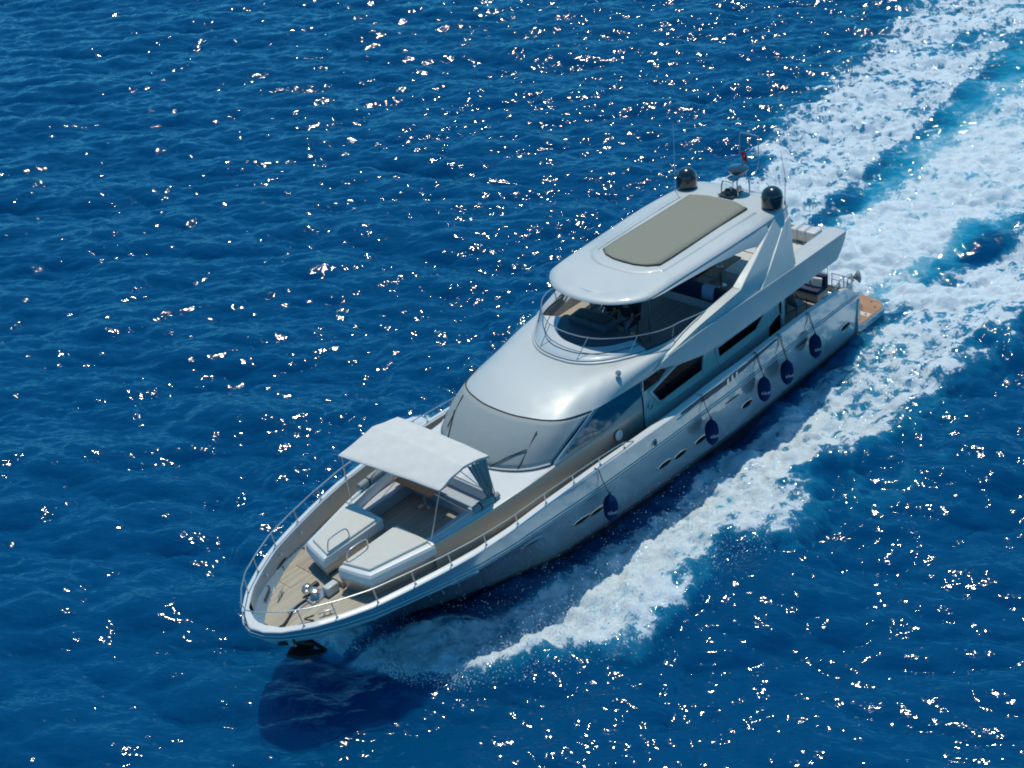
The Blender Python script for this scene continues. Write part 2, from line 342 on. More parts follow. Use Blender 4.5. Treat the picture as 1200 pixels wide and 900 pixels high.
def sea_material():
    mt = bpy.data.materials.new('sea_water'); mt.use_nodes = True; t = mt.node_tree; b = t.nodes['Principled BSDF']; out = t.nodes['Material Output']; L = t.links.new
    N = t.nodes.new
    tc = N('ShaderNodeTexCoord'); P = tc.outputs['Object']
    af = N('ShaderNodeAttribute'); af.attribute_name = 'foam'; aa = N('ShaderNodeAttribute'); aa.attribute_name = 'aer'
    def noise(scale, det, rough, dist=0.0, stretch=None, off=(0, 0, 0), rot=0.0, src=None):
        n = N('ShaderNodeTexNoise'); n.inputs['Scale'].default_value = scale; n.inputs['Detail'].default_value = det; n.inputs['Roughness'].default_value = rough; n.inputs['Distortion'].default_value = dist
        mp0 = N('ShaderNodeMapping'); mp0.inputs['Rotation'].default_value = (0, 0, rot); L(src or P, mp0.inputs[0]); mp = N('ShaderNodeMapping'); mp.inputs['Scale'].default_value = stretch or (1, 1, 1); mp.inputs['Location'].default_value = off; L(mp0.outputs[0], mp.inputs[0]); L(mp.outputs[0], n.inputs['Vector']); return n.outputs[0]
    def math_(op, a, b_=None, c=None, clamp=False):
        m_ = N('ShaderNodeMath'); m_.operation = op; m_.use_clamp = clamp
        for i, v in enumerate((a, b_, c)):
            if v is None: continue
            if isinstance(v, (int, float)): m_.inputs[i].default_value = v
            else: L(v, m_.inputs[i])
        return m_.outputs[0]
    def smooth(v, a, b_):
        m_ = N('ShaderNodeMapRange'); m_.interpolation_type = 'SMOOTHSTEP'; L(v, m_.inputs[0])
        for i, q_ in ((1, a), (2, b_)):
            if isinstance(q_, (int, float)): m_.inputs[i].default_value = q_
            else: L(q_, m_.inputs[i])
        return m_.outputs[0]
    # foam pattern: fine torn noise, lace of cells, streaks drawn out along the track
    fine = noise(2.6, 9, 0.72, 0.9)
    big = noise(0.75, 8, 0.68, 0.7, (0.6, 1.0, 1.0), (4, 7, 0))
    vo = N('ShaderNodeTexVoronoi'); vo.feature = 'SMOOTH_F1'; vo.inputs['Scale'].default_value = 2.1; vo.inputs['Smoothness'].default_value = 0.25
    wv = N('ShaderNodeVectorMath'); wv.operation = 'MULTIPLY_ADD'
    nc = N('ShaderNodeTexNoise'); nc.inputs['Scale'].default_value = 1.4; nc.inputs['Detail'].default_value = 5; L(P, nc.inputs['Vector'])
    L(nc.outputs[1], wv.inputs[0]); wv.inputs[1].default_value = (0.9, 0.9, 0.9); L(P, wv.inputs[2])
    mpv = N('ShaderNodeMapping'); mpv.inputs['Scale'].default_value = (0.8, 1, 0.3); L(wv.outputs[0], mpv.inputs[0]); L(mpv.outputs[0], vo.inputs['Vector'])
    fin2 = noise(7.5, 6, 0.75, 0.6, None, (3, 1, 5))
    sx_ = N('ShaderNodeSeparateXYZ'); L(P, sx_.inputs[0]); cb = N('ShaderNodeCombineXYZ'); L(sx_.outputs[0], cb.inputs[0]); L(math_('ABSOLUTE', sx_.outputs[1]), cb.inputs[1])
    strk = noise(3.4, 5, 0.65, 0.3, (0.30, 1.9, 1), (2, 5, 0), rot=0.62, src=cb.outputs[0])
    fine = math_('ADD', math_('MULTIPLY', fine, 0.60), math_('MULTIPLY', strk, 0.40))
    pat = math_('ADD', math_('ADD', math_('MULTIPLY', fine, 0.46), math_('MULTIPLY', fin2, 0.36)), math_('MULTIPLY', big, 0.31))
    pat = math_('ADD', pat, math_('MULTIPLY', vo.outputs['Distance'], 0.22))
    # pat roughly 0.3..0.75 ; threshold falls with density
    thr = math_('MULTIPLY_ADD', af.outputs['Fac'], -0.42, 0.942)
    lo_ = math_('SUBTRACT', thr, 0.018); hi_ = math_('ADD', thr, 0.022)
    crisp = smooth(pat, lo_, hi_); soft = smooth(pat, math_('SUBTRACT', thr, 0.12), math_('ADD', thr, 0.13))
    mk = math_('MULTIPLY_ADD', aa.outputs['Fac'], 0.55, 0.05, clamp=True)
    f = math_('ADD', math_('MULTIPLY', crisp, math_('SUBTRACT', 1.0, mk)), math_('MULTIPLY', soft, mk))
    f = math_('MULTIPLY', f, smooth(af.outputs['Fac'], 0.05, 0.22))
    # white caps: none; subtle aeration
    deep = N('ShaderNodeValToRGB'); deep.color_ramp.elements[0].color = (0.0002, 0.056, 0.152, 1); deep.color_ramp.elements[1].color = (0.30, 0.50, 0.55, 1); e_ = deep.color_ramp.elements.new(0.5); e_.color = (0.010, 0.23, 0.36, 1)
    am = math_('MULTIPLY', aa.outputs['Fac'], math_('MULTIPLY_ADD', big, 1.8, -0.12), clamp=True)
    L(am, deep.inputs[0])
    L(deep.outputs[0], b.inputs['Base Color'])
    b.inputs['Roughness'].default_value = 0.058; b.subsurface_method = 'BURLEY'; b.inputs['Subsurface Weight'].default_value = 0.45; b.inputs['Subsurface Radius'].default_value = (0.3, 0.9, 1.3); b.inputs['Subsurface Scale'].default_value = 2.6; b.inputs['IOR'].default_value = 1.42
    r1 = noise(2.9, 1, 0.5, 0.2, (1.5, 0.65, 1), rot=-0.55); r2 = noise(9.5, 0, 0.5, 0.0, (1.5, 0.65, 1), rot=-0.45)
    hh = math_('ADD', math_('MULTIPLY', r1, 0.060), math_('MULTIPLY', r2, 0.013))
    bp = N('ShaderNodeBump'); bp.inputs['Strength'].default_value = 1.0; bp.inputs['Distance'].default_value = 1.0; L(hh, bp.inputs['Height']); L(bp.outputs[0], b.inputs['Normal'])
    fo = N('ShaderNodeBsdfPrincipled'); fo.inputs['Base Color'].default_value = (0.74, 0.83, 0.87, 1); fo.inputs['Roughness'].default_value = 0.7; fo.inputs['Specular IOR Level'].default_value = 0.3
    fh = math_('ADD', math_('MULTIPLY', fine, 0.14), math_('MULTIPLY', noise(11, 5, 0.7), 0.05))
    b2 = N('ShaderNodeBump'); b2.inputs['Strength'].default_value = 0.9; b2.inputs['Distance'].default_value = 1.0; L(fh, b2.inputs['Height']); L(b2.outputs[0], fo.inputs['Normal'])
    mx = N('ShaderNodeMixShader'); L(math_('MULTIPLY', f, 0.95), mx.inputs[0]); L(b.outputs[0], mx.inputs[1]); L(fo.outputs[0], mx.inputs[2]); L(mx.outputs[0], out.inputs[0])
    return mt
sea = bpy.data.objects.new('sea', me); C.objects.link(sea); me.materials.append(sea_material())
tag(sea, 'deep blue rippled sea with white foam wake behind the yacht', kind='structure')

# ---------------------------------------------------------------- spray
def spray():
    rng = np.random.default_rng(21); n = 15000
    x = 23.3 - 13 * rng.random(n) ** 1.6; k = rng.random(n)
    so = np.interp(x, xs_, so_); side = np.where(rng.random(n) < 0.72, 1, -1)
    y = so * (0.80 + 0.12 * rng.normal(size=n)); near = rng.random(n) < 0.35
    y = np.where(near, so * rng.random(n), y)
    z = 0.25 + np.abs(rng.normal(size=n)) * 0.28 * np.interp(x, [10, 18, 23], [0.5, 1.0, 0.8]); r = 0.007 + 0.016 * rng.random(n) ** 3
    base = np.array([(1, 0, 0), (-1, 0, 0), (0, 1, 0), (0, -1, 0), (0, 0, 1), (0, 0, -1)]); fc = np.array([(0, 2, 4), (2, 1, 4), (1, 3, 4), (3, 0, 4), (2, 0, 5), (1, 2, 5), (3, 1, 5), (0, 3, 5)])
    c = np.stack([x, y * side, z], -1)
    V = (c[:, None] + base[None] * r[:, None, None]).reshape(-1, 3); F = (fc[None] + 6 * np.arange(n)[:, None, None]).reshape(-1, 3)
    me = bpy.data.meshes.new('spray'); me.from_pydata(V.tolist(), [], F.tolist()); o = bpy.data.objects.new('spray', me); C.objects.link(o)
    me.materials.append(mat('spray_water', (0.85, 0.88, 0.9), 0.3)); tag(o, 'fine white spray droplets thrown up by the bow wave', kind='stuff')
spray()

# ================================================================ the yacht: bow towards +x, port side +y, water at z = 0
yacht = empty('motor_yacht', (12, 0, 0)); tag(yacht, 'large silver motor yacht with flybridge and hardtop speeding across open sea', 'yacht')
class Y_(object): pass
def yp(o):  # parent to the yacht keeping world coordinates
    o.parent = yacht; o.matrix_parent_inverse = Matrix.Translation((-12, 0, 0)); return o
_link = link
def link(name, me, mt, parent=None, smooth=35):
    o = _link(name, me, mt, None, smooth)
    if parent is yacht: yp(o)
    elif parent is not None: o.parent = parent
    return o
SX = [0.0, 0.41, 0.8, 1.26, 1.94, 3.1, 4.8, 8, 11.6, 13, 15.3, 17.8, 19.1, 20.35, 21.5, 22.55, 23.55, 24.4, 25.1, 25.68, 25.95, 26.05]
SYy = [3.0, 3.02, 3.03, 3.05, 3.07, 3.1, 3.12, 3.15, 3.15, 3.15, 3.14, 3.12, 3.10, 2.97, 2.75, 2.49, 2.2, 1.79, 1.37, .83, .42, 0.0]
SZ = [1.98, 2.12, 2.4, 2.59, 2.73, 2.82, 2.9, 2.93, 2.93, 3.0, 3.12, 3.2, 3.2, 3.19, 3.18, 3.17, 3.15, 3.13, 3.12, 3.1, 3.1, 3.1]
KX = [0, 3.3, 6.8, 11.2, 13.3, 15.1, 16.3, 18.4, 21, 23.3, 24.6, 25.6, 26.05]; KZ = [1.88, 2.02, 2.08, 2.18, 2.25, 2.34, 2.42, 2.58, 2.70, 2.80, 2.84, 2.86, 2.87]
sheer = lambda x: (float(np.interp(x, SX, SYy)), float(np.interp(x, SX, SZ)))
def knuckle(x):
    y, z = sheer(x); kz = float(np.interp(x, KX, KZ)); return max(0.0, y - 0.015 - 0.0 * x), min(kz, z - 0.05)
WX = [0, 6.3, 8.1, 10.6, 12.4, 14.8, 16.3, 17, 18, 19.1, 20.1, 21, 21.35]; WY = [2.86, 2.84, 2.8, 2.66, 2.55, 2.36, 2.17, 2.03, 1.62, 1.2, 0.74, 0.22, 0.0]
def hull_row(x):
    ky, kz = knuckle(x); ky = ky - 0.05 if ky > 0.05 else ky
    wy = float(np.interp(x, WX, WY)) if x < 21.35 else 0.0
    zb = 0.0 if x < 21.35 else float(np.interp(x, [21.35, 22.2, 23.2, 24.3, 25.2, 25.8, 26.05], [0, 0.42, 0.98, 1.62, 2.18, 2.6, 2.85]))
    pts = []
    if x < 21.35: keel = float(np.interp(x, [0, 16, 19.5, 21.35], [-0.55, -0.75, -0.55, -0.02]))
    else: keel = zb
    for f in (0, 0.5): pts.append((x, wy * f if f else 0.0, keel + (zb - keel) * f * 0.6 if x < 21.35 else zb))
    p = float(np.interp(x, [0, 12, 18, 26], [0.55, 0.65, 0.95, 1.05]))
    for u in np.linspace(0, 1, 9):
        pts.append((x, wy + (ky - wy) * u ** p, zb + (kz - zb) * u))
    return pts
hx = sorted(set(list(np.linspace(0, 16, 17)) + list(np.linspace(16, 25, 28)) + [25.3, 25.5, 25.68, 25.82, 25.95, 26.02, 26.05]))
rows = [hull_row(x) for x in hx]
hb = MB().loft(rows).loft(mir(rows)); n = len(rows[0])
hb.add(rows[0] + mir([rows[0]])[0], [tuple(range(n)) + tuple(range(2 * n - 1, n, -1))])
hull = hb.build('hull', M_HULL, yacht, weld=True, smooth=30)
# antifouling below the boot line
def boot_row(x, s, out=0.012):
    r = [p for p in hull_row(x)]; zt = float(np.interp(x, [0, 10, 17, 20, 21.2], [0.20, 0.26, 0.34, 0.38, 0.42])); q = []
    ys = [p[1] for p in r[2:]]; zs = [p[2] for p in r[2:]]
    for z in (-0.4, 0.0, zt * 0.5, zt): q.append((x, s * (float(np.interp(z, zs, ys)) + out), z))
    return q
bb = MB()
for s in (1, -1): bb.loft([boot_row(x, s) for x in np.linspace(0.02, 21.1, 50)])
bb.build('boot_stripe', M_BOOT, yacht)
# spray rail just above the boot
sr = MB()
for s in (1, -1):
    sr.tube([(x, s * (boot_row(x, 1)[3][1] + 0.015), boot_row(x, 1)[3][2]) for x in np.linspace(0.1, 19, 40)], 0.03, 6)
sr.build('spray_rail', M_BOOT, yacht)
# bulwark: outer skin, cap, inner skin
bx = sorted(set(list(np.linspace(0.2, 16, 34)) + list(np.linspace(16, 25, 28)) + [25.3, 25.5, 25.68, 25.82, 25.95, 26.02, 26.05] + [0.41, 0.8, 1.26, 1.94]))
def deckz(x): return float(np.interp(x, [0, 4.9, 5.0, 12, 15, 26.1], [1.6, 1.6, 2.05, 2.15, 2.5, 2.52]))
capw = lambda x: float(np.interp(x, [0, 4, 8, 9, 12, 22, 26], [0.17, 0.2, 0.2, 0.26, 0.26, 0.22, 0.20]))
def normal2(x):
    a = np.array(sheer(max(0, x - .05)))[0]; b = np.array(sheer(min(26.05, x + .05)))[0]
    t = np.array([min(26.05, x + .05) - max(0, x - .05), b - a]); t /= np.linalg.norm(t); return (-t[1], t[0])  # outward (x,y) is (−ty, tx)
def offs(x, d):
    y, z = sheer(x); n_ = normal2(x); xx = x + n_[0] * d; yy = y + n_[1] * d
    return xx, max(yy, 0.0)
def brow(x):
    y, z = sheer(x); ky, kz = knuckle(x); c = capw(x); d = deckz(x)
    xo, yo = offs(x, 0.0); xi, yi = offs(x, -c); xi2, yi2 = offs(x, -c - 0.05)
    r = [(x, ky, kz), (x, ky * 0.5 + y * 0.5 + 0.012 * (y > .1), kz * 0.45 + z * 0.55), (xo, yo, z - 0.02), (xo * .9 + xi * .1, yo * .9 + yi * .1, z), (xi * .9 + xo * .1, yi * .9 + yo * .1, z + 0.012), (xi, yi, z - 0.01)]
    return r, [(xi, yi, z - 0.01), ((xi + xi2) / 2, (yi + yi2) / 2, (z + d) / 2), (xi2, yi2, d)]
ro = [brow(x)[0] for x in bx]; ri = [brow(x)[1] for x in bx if x < 25.6]
for mm, (nm, rws, mt_) in enumerate((('bulwark', [r[:3] for r in ro], M_HULL), ('bulwark_cap', [r[2:] for r in ro], M_WHITE), ('bulwark_lining', ri, M_TAN and M_GEL))):
    mb = MB().loft(rws).loft(mir(rws))
    if nm == 'bulwark_cap':   # closes the nose
        e = [(25.85, 0, 3.105)]
    mb.build(nm, mt_, yacht, weld=True, smooth=40)
# small nose block behind the stem
MB().prism([(25.45, -0.92), (25.98, -0.25), (26.0, 0), (25.98, 0.25), (25.45, 0.92), (25.62, 0.5), (25.74, 0.22), (25.77, 0), (25.74, -0.22), (25.62, -0.5)], 2.98, 3.108).build('nose_block', M_WHITE, yacht, bevel=0.015)
MB().loft([[(25.46, y_[0], z_) if False else (x_, y_, z_) for x_, y_ in ((25.45, -0.90), (25.62, -0.5), (25.74, -0.22), (25.77, 0), (25.74, 0.22), (25.62, 0.5), (25.45, 0.90))] for z_ in (2.5, 3.0)]).build('nose_lining', M_GEL, yacht)
MB().prism([(25.4, -0.95), (25.62, -0.5), (25.77, 0), (25.62, 0.5), (25.4, 0.95)], 2.45, 2.535).build('nose_deck', M_TEAK, yacht)
# rubbing strakes at the knuckle
for dz, x0 in ((0.0, 0.15), (0.11, 0.2)):
    st = MB()
    for s in (1, -1):
        st.tube([(x + 0.02, s * (knuckle(x)[0] + 0.02), knuckle(x)[1] + dz) for x in bx if x > x0], 0.014, 6)
    st.build('rub_rail', M_WHITE, yacht)
# deck
def drow(x, z): xi, yi = offs(x, -capw(x) - 0.04); return [(xi, -yi, z), (xi, 0, z + 0.02), (xi, yi, z)]
dx_ = [x for x in bx if x < 25.55]
MB().loft([drow(x, deckz(x)) for x in dx_]).build('teak_deck', M_TEAK, yacht)
# transom wall and swim platform
MB().prism([(-0.02, -2.98), (0.12, -2.98), (0.12, 2.98), (-0.02, 2.98)], 0.3, 1.62).build('transom', M_HULL, yacht, bevel=0.03)
plat = MB().prism([(0.05, -2.95), (0.05, 2.95), (-0.6, 3.03), (-1.75, 3.03), (-2.15, 2.75), (-2.3, 2.2), (-2.3, -2.2), (-2.15, -2.75), (-1.75, -3.03), (-0.6, -3.03)], 0.18, 0.45).build('swim_platform', M_HULL, yacht, bevel=0.03)
pt = MB().prism([(-0.03, -2.86), (-0.03, 2.88), (-0.6, 2.96), (-1.72, 2.96), (-2.09, 2.71), (-2.23, 2.2), (-2.23, -2.2), (-2.09, -2.71), (-1.72, -2.96), (-0.6, -2.96)], 0.45, 0.472).build('teak_panel', M_TEAKO, plat)
pt.matrix_parent_inverse = Matrix()
def kid(o, par):
    o.parent = par; o.matrix_parent_inverse = par.matrix_world.inverted() if False else Matrix(); return o
MB().box(-1.05, -0.8, -2.88, 2.88, 0.4745, 0.478).build('pale_inlay', M_CUSH, plat)
for (x, y) in ((-1.9, 2.4), (-1.6, 2.72), (-0.9, 2.72), (-1.95, 1.6)):
    MB().lathe([(0.045, 0), (0.045, 0.05), (0.03, 0.06)], (x, y, 0.472), 10).build('deck_socket', M_CHROME, plat)
tb = MB().tube([(-1.75, 1.75, 0.50), (-1.15, 2.45, 0.62)], 0.018, 6).tube([(-1.55, 1.6, 0.5), (-1.4, 2.1, 0.56), (-0.9, 1.9, 0.62)], 0.014, 6); tb.build('boarding_ladder', M_BLACK, plat)

# portholes (port side of the hull)
def hull_y(x, z):
    r = hull_row(x)[2:]; return float(np.interp(z, [p[2] for p in r], [p[1] for p in r]))
def porthole(x, z, w=0.42, h=0.13, slot=False):
    e = 0.02; y = hull_y(x, z); nx = (hull_y(x + .1, z) - hull_y(x - .1, z)) / 0.2; nz = (hull_y(x, z + .1) - hull_y(x, z - .1)) / 0.2
    N_ = Vector((-nx, 1, -nz)).normalized(); T = Vector((1, nx, 0.0)).normalized(); T = (T - N_ * T.dot(N_)).normalized(); B = N_.cross(T); B = -B if B.z < 0 else B
    T2 = (T + B * 0.05).normalized(); c = Vector((x, y, z)); nn = 28
    def ring(a, b, d): return [tuple(c + T2 * a * math.cos(2 * math.pi * k / nn) + B * b * math.sin(2 * math.pi * k / nn) + N_ * d) for k in range(nn)]
    if slot:
        o = MB().loft([ring(w, h, -0.02), ring(w, h, 0.012)], closed=True, caps=True).build('air_slot', M_DARKF, yacht); return
    fr = MB().loft([ring(w * 1.20, h * 1.38, -0.03), ring(w * 1.18, h * 1.34, 0.022), ring(w * 1.02, h * 1.04, 0.03), ring(w, h, 0.0)], closed=True).build('porthole', M_CHROME, yacht, smooth=50)
    MB().loft([ring(w * 0.99, h * 0.99, -0.01), ring(w * 0.99, h * 0.99, 0.004)], closed=True, caps=True).build('pane', M_GLASSK, fr)
for (x, z, w_) in ((15.95, 1.45, .34), (15.28, 1.38, .30), (12.02, 1.25, .32), (11.2, 1.15, .32), (10.1, 1.1, .3), (7.5, 1.1, .30), (1.0, 0.95, .34)): porthole(x, z, w_, 0.105)
porthole(18.1, 1.95, 0.38, 0.10)
for x, z in ((21.35, 2.35), (20.55, 2.15)): porthole(x, z, 0.40, 0.085)
for x in (8.4, 4.1): porthole(x, 1.78, 0.42, 0.035, True)
# round hawse fitting in the bulwark
MB().lathe([(0.13, -0.01), (0.14, 0.02), (0.11, 0.03), (0.09, 0.012)], (12.72, 3.145, 2.52), 20, (0, 1, 0)).build('fairlead', M_CHROME, yacht)
MB().lathe([(0.088, 0), (0.088, 0.022)], (12.72, 3.145, 2.52), 16, (0, 1, 0)).build('fairlead_hole', M_DARKF, yacht)
# recessed slot in the bulwark with steel bars
sl = MB().extrude([(11.35, 3.147, 2.80), (10.3, 3.15, 2.66), (8.8, 3.15, 2.62), (5.75, 3.13, 2.80), (5.9, 3.13, 2.86), (9.0, 3.15, 2.80), (10.2, 3.15, 2.86), (11.3, 3.15, 2.86)], (0, 0.02, 0)).build('bulwark_recess', M_DASH, yacht)
for x in (8.75, 8.5, 8.25): MB().extrude([(x, 3.17, 2.60), (x + 0.11, 3.17, 2.60), (x + 0.11, 3.17, 2.82), (x, 3.17, 2.82)], (0, 0.02, 0)).build('steel_bar', M_CHROME, sl)
MB().extrude([(11.55, 3.15, 2.72), (11.3, 3.15, 2.66), (10.2, 3.15, 2.70), (10.3, 3.15, 2.75)], (0, 0.03, 0)).build('fairlead_plate', M_WHITE, yacht, bevel=0.01)

# ---------------------------------------------------------------- bow rail
def railpt(x, h, s, out=-0.10):
    xx, yy = offs(x, out); return (xx, s * yy, sheer(x)[1] + h)
rh = lambda x: float(np.interp(x, [13.6, 14.1, 17, 21, 24, 26], [0.02, 0.22, 0.34, 0.42, 0.52, 0.60]))
rail = MB()
top = [railpt(x, rh(x), 1) for x in np.linspace(13.6, 25.6, 50)]
nose = [(25.95, 0.30, 3.71), (26.05, 0.0, 3.72), (25.95, -0.30, 3.71)]
rail.tube(top + nose + [(p[0], -p[1], p[2]) for p in reversed(top)], 0.018, 8)
mid = [railpt(x, rh(x) * 0.52, 1) for x in np.linspace(24.6, 25.6, 8)]
rl = rail.build('bow_rail', M_CHROME, yacht)
for s in (1, -1):
    for x in (25.3, 24.55, 23.5, 22.4, 21.27, 20.08, 18.88, 17.68, 16.45, 15.25, 14.1):
        a = railpt(x - 0.06, 0.0, s); b_ = railpt(x, rh(x), s)
        MB().lathe([(0.045, 0), (0.04, 0.015), (0.02, 0.03)], a, 10).tube([a, b_], 0.017, 7).build('stanchion', M_CHROME, rl)
pul = MB().tube([(26.1, 0.0, 3.12), (26.12, 0.0, 3.72)], 0.02, 6).tube([(26.1, -0.12, 3.5), (26.1, -0.12, 3.95)], 0.012, 6).build('jackstaff', M_CHROME, rl)

# ---------------------------------------------------------------- foredeck trunk, sunpads and well
TX = [12.3, 14.2, 16, 17.5, 18.9, 20, 21.0]; TY = [2.45, 2.38, 2.33, 2.25, 2.12, 1.97, 1.80]
TZ = {'x': [12.3, 14.2, 16, 17.5, 19, 21], 'z': [3.78, 3.46, 3.46, 3.42, 3.38, 3.34]}
ty = lambda x: float(np.interp(x, TX, TY)); tz = lambda x: float(np.interp(x, TZ['x'], TZ['z']))
def trow(x): y = ty(x); z = tz(x); return [(x, y + 0.035, deckz(x) - 0.02), (x, y + 0.03, 2.85), (x, y + 0.015, z - 0.06), (x, y, z - 0.01), (x, y - 0.05, z + 0.01)]
tr = [trow(x) for x in np.linspace(12.3, 21.0, 40)]
MB().loft(tr).loft(mir(tr)).build('trunk_side', M_SIDE, yacht, smooth=45)
# top of the trunk: coachroof in front of the screen, coamings beside the well
def toprow(x, yi):
    y = ty(x) - 0.05; z = tz(x) + 0.01
    if yi <= 0: return [(x, y * f, z + 0.05 * (1 - f * f)) for f in np.linspace(1, -1, 13)]
tp = MB().loft([toprow(x, 0) for x in np.linspace(15.6, 18.35, 14)])
tp.build('coachroof', M_WHITE, yacht)
for s in (1, -1):
    cm = MB().loft([[(x, s * (ty(x) - 0.05), tz(x) + 0.01), (x, s * (ty(x) - 0.10), tz(x) + 0.03), (x, s * (ty(x) - 0.30), tz(x) + 0.02), (x, s * (ty(x) - 0.34), 2.9)] for x in np.linspace(18.35, 21.0, 12)])
    cm.build('well_coaming', M_WHITE, yacht)
# well floor / bench seats
MB().box(18.3, 23.2, -1.66, 1.66, 2.40, 2.54).build('well_floor', M_TEAKD, yacht)
bs = MB().box(18.75, 20.93, 1.20, ty(20) - 0.25, 2.5, 2.93).box(18.75, 20.93, -ty(20) + 0.25, -1.35, 2.5, 2.93).box(18.3, 18.82, -1.85, 1.85, 2.5, 2.93)
bs.build('bench', M_GEL, yacht, bevel=0.02)
bc = MB().box(18.85, 20.9, 1.12, 1.66, 2.93, 3.05).box(18.85, 20.9, -1.66, -1.27, 2.93, 3.05).box(18.32, 18.83, -1.66, 1.66, 2.93, 3.05)
bc.build('bench_cushion', M_GREYC, yacht, bevel=0.035, seg=3)
MB().box(18.28, 18.42, -1.8, 1.8, 3.05, 3.42).build('seat_back', M_GREYC, yacht, bevel=0.04, seg=3)
for s, nm in ((1, 'port'), (-1, 'starboard')):
    y0, y1 = (0.29, 0.27)
    out = [(23.02, 1.31), (20.95, 1.80)]
    def rg(dx, dy, z, di=0.0):
        return [(23.17 + dx, s * (0.30 - di), z), (23.03 + dx, s * (1.02 + dy), z), (22.93 + dx, s * (1.33 + dy), z), (20.93, s * (1.84 + dy), z), (20.93, s * (0.28 - di), z), (22.1, s * (0.28 - di), z)]
    MB().loft([rg(-0.10, -0.10, 2.5, -0.06), rg(-0.10, -0.10, 2.74, -0.06), rg(-0.03, -0.04, 2.77), rg(0.01, 0.01, 3.01)], closed=True, caps=True).build('sunpad_plinth', M_SIDE, yacht, bevel=0.012, smooth=25)
    body = MB().loft([rg(0.03, 0.03, 3.015), rg(0.045, 0.045, 3.03), rg(0.02, 0.03, 3.05), rg(0.00, 0.02, 3.24), rg(-0.04, -0.02, 3.31), rg(-0.12, -0.10, 3.335, -0.04)], closed=True, caps=True)
    pb = body.build('sunpad_base', M_WHITE, yacht, bevel=0.012, smooth=25)
    k = [(23.02, s * 0.32), (22.80, s * 1.19), (20.96, s * 1.63), (20.96, s * 0.62), (21.10, s * 0.33)]
    cu = MB().prism(k, 3.33, 3.41, 0.012).build('sun_cushion', M_CUSH, None, bevel=0.03, seg=3)
    tag(cu, 'cream sunbathing cushion on the %s foredeck sunpad beside the bow passage' % nm, 'cushion', 'foredeck sunbathing cushions')
    g = [(22.92, s * 0.38, 3.33), (22.85, s * 0.40, 3.62), (22.72, s * 0.42, 3.72), (22.25, s * 0.42, 3.72), (22.12, s * 0.40, 3.62), (22.10, s * 0.38, 3.33)]
    MB().tube(spline(g, 5), 0.02, 7).build('grab_rail', M_CHROME, yacht)
# passage steps between the pads
MB().box(22.75, 23.1, -0.26, 0.26, 2.5, 2.72).box(21.0, 22.75, -0.27, 0.27, 2.5, 2.60).build('passage_step', M_TEAK, yacht, bevel=0.01)
# ---------------------------------------------------------------- windlass, cleats, hatches, anchor
wl = MB().box(23.45, 24.1, -0.22, 0.12, 2.52, 2.60).build('windlass', M_CHROME, yacht, bevel=0.02)
MB().lathe([(0.13, 0), (0.14, 0.05), (0.08, 0.09), (0.08, 0.18), (0.13, 0.22), (0.12, 0.25), (0.03, 0.28)], (23.85, -0.05, 2.60), 18).build('capstan_drum', M_CHROME, wl)
MB().lathe([(0.15, -0.08), (0.16, -0.04), (0.10, 0), (0.16, 0.04), (0.15, 0.08)], (23.85, -0.36, 2.72), 18, (0, 1, 0)).build('gypsy', M_CHROME, wl)
MB().lathe([(0.09, -0.1), (0.09, 0.1)], (23.6, -0.34, 2.70), 14, (1, 0, 0)).build('motor_housing', M_BLACK, wl)
MB().box(23.2, 23.62, 0.0, 0.24, 2.52, 2.82).build('locker_box', M_GEL, wl, bevel=0.04)
MB().box(24.1, 24.7, -0.28, -0.06, 2.525, 2.57).build('chain_plate', M_CHROME, yacht, bevel=0.02)
MB().tube(spline([(24.0, -0.17, 2.60), (24.5, -0.16, 2.60), (25.1, 0.1, 2.60), (25.5, 0.2, 2.75)], 5), 0.03, 6).build('anchor_chain', M_ANCHOR, yacht)
MB().tube(spline([(24.35, 0.45, 2.545), (24.6, 0.35, 2.545), (24.5, 0.62, 2.545), (24.85, 0.42, 2.545), (25.05, 0.3, 2.545)], 6), 0.018, 6).build('loose_line', M_ROPE, yacht)
def cleat(x, y, z, a, L=0.2):
    c_, s_ = math.cos(a), math.sin(a)
    mb = MB().tube([(x - c_ * L, y - s_ * L, z + 0.10), (x - c_ * L * .4, y - s_ * L * .4, z + 0.125), (x + c_ * L * .4, y + s_ * L * .4, z + 0.125), (x + c_ * L, y + s_ * L, z + 0.10)], [0.015, 0.026, 0.026, 0.015], 8)
    for k in (-.35, .35): mb.lathe([(0.04, 0), (0.022, 0.03), (0.022, 0.12)], (x + c_ * L * k, y + s_ * L * k, z), 10)
    return mb.build('cleat', M_CHROME, yacht)
cleat(24.35, -0.95, 2.53, 0.5, 0.24); cleat(24.1, 0.72, 2.53, -0.5, 0.24)
MB().prism([(23.95, -1.0), (23.95, -1.5), (23.55, -1.75), (23.5, -0.95)], 2.525, 2.535).build('deck_hatch', M_TEAK, yacht)
for (x, y, a) in ((23.5, -1.93, 0.35), (22.5, -2.32, 0.22), (24.6, -1.2, 0.62)):
    c_, s_ = math.cos(a), math.sin(a)
    MB().tube([(x - c_ * .25, y - s_ * .25 , 2.66), (x + c_ * .25, y + s_ * .25, 2.66)], 0.03, 8).build('freeing_port', M_DARKF, yacht)
for (x) in (23.5, 24.4, 22.5):
    xi, yi = offs(x, -capw(x) - 0.06); MB().lathe([(0.05, 0), (0.05, 0.03), (0.025, 0.05), (0.025, 0.10)], (xi, -yi, 2.95), 10, (0.3, 1, 0)).build('fender_hook', M_CHROME, yacht)
anc = empty('anchor', (25.18, 0.74, 2.17)); anc.scale = (1.35, 1.25, 1.35); tag(anc, 'dark galvanised anchor hanging stowed below the port bow', 'anchor')
fl = MB()
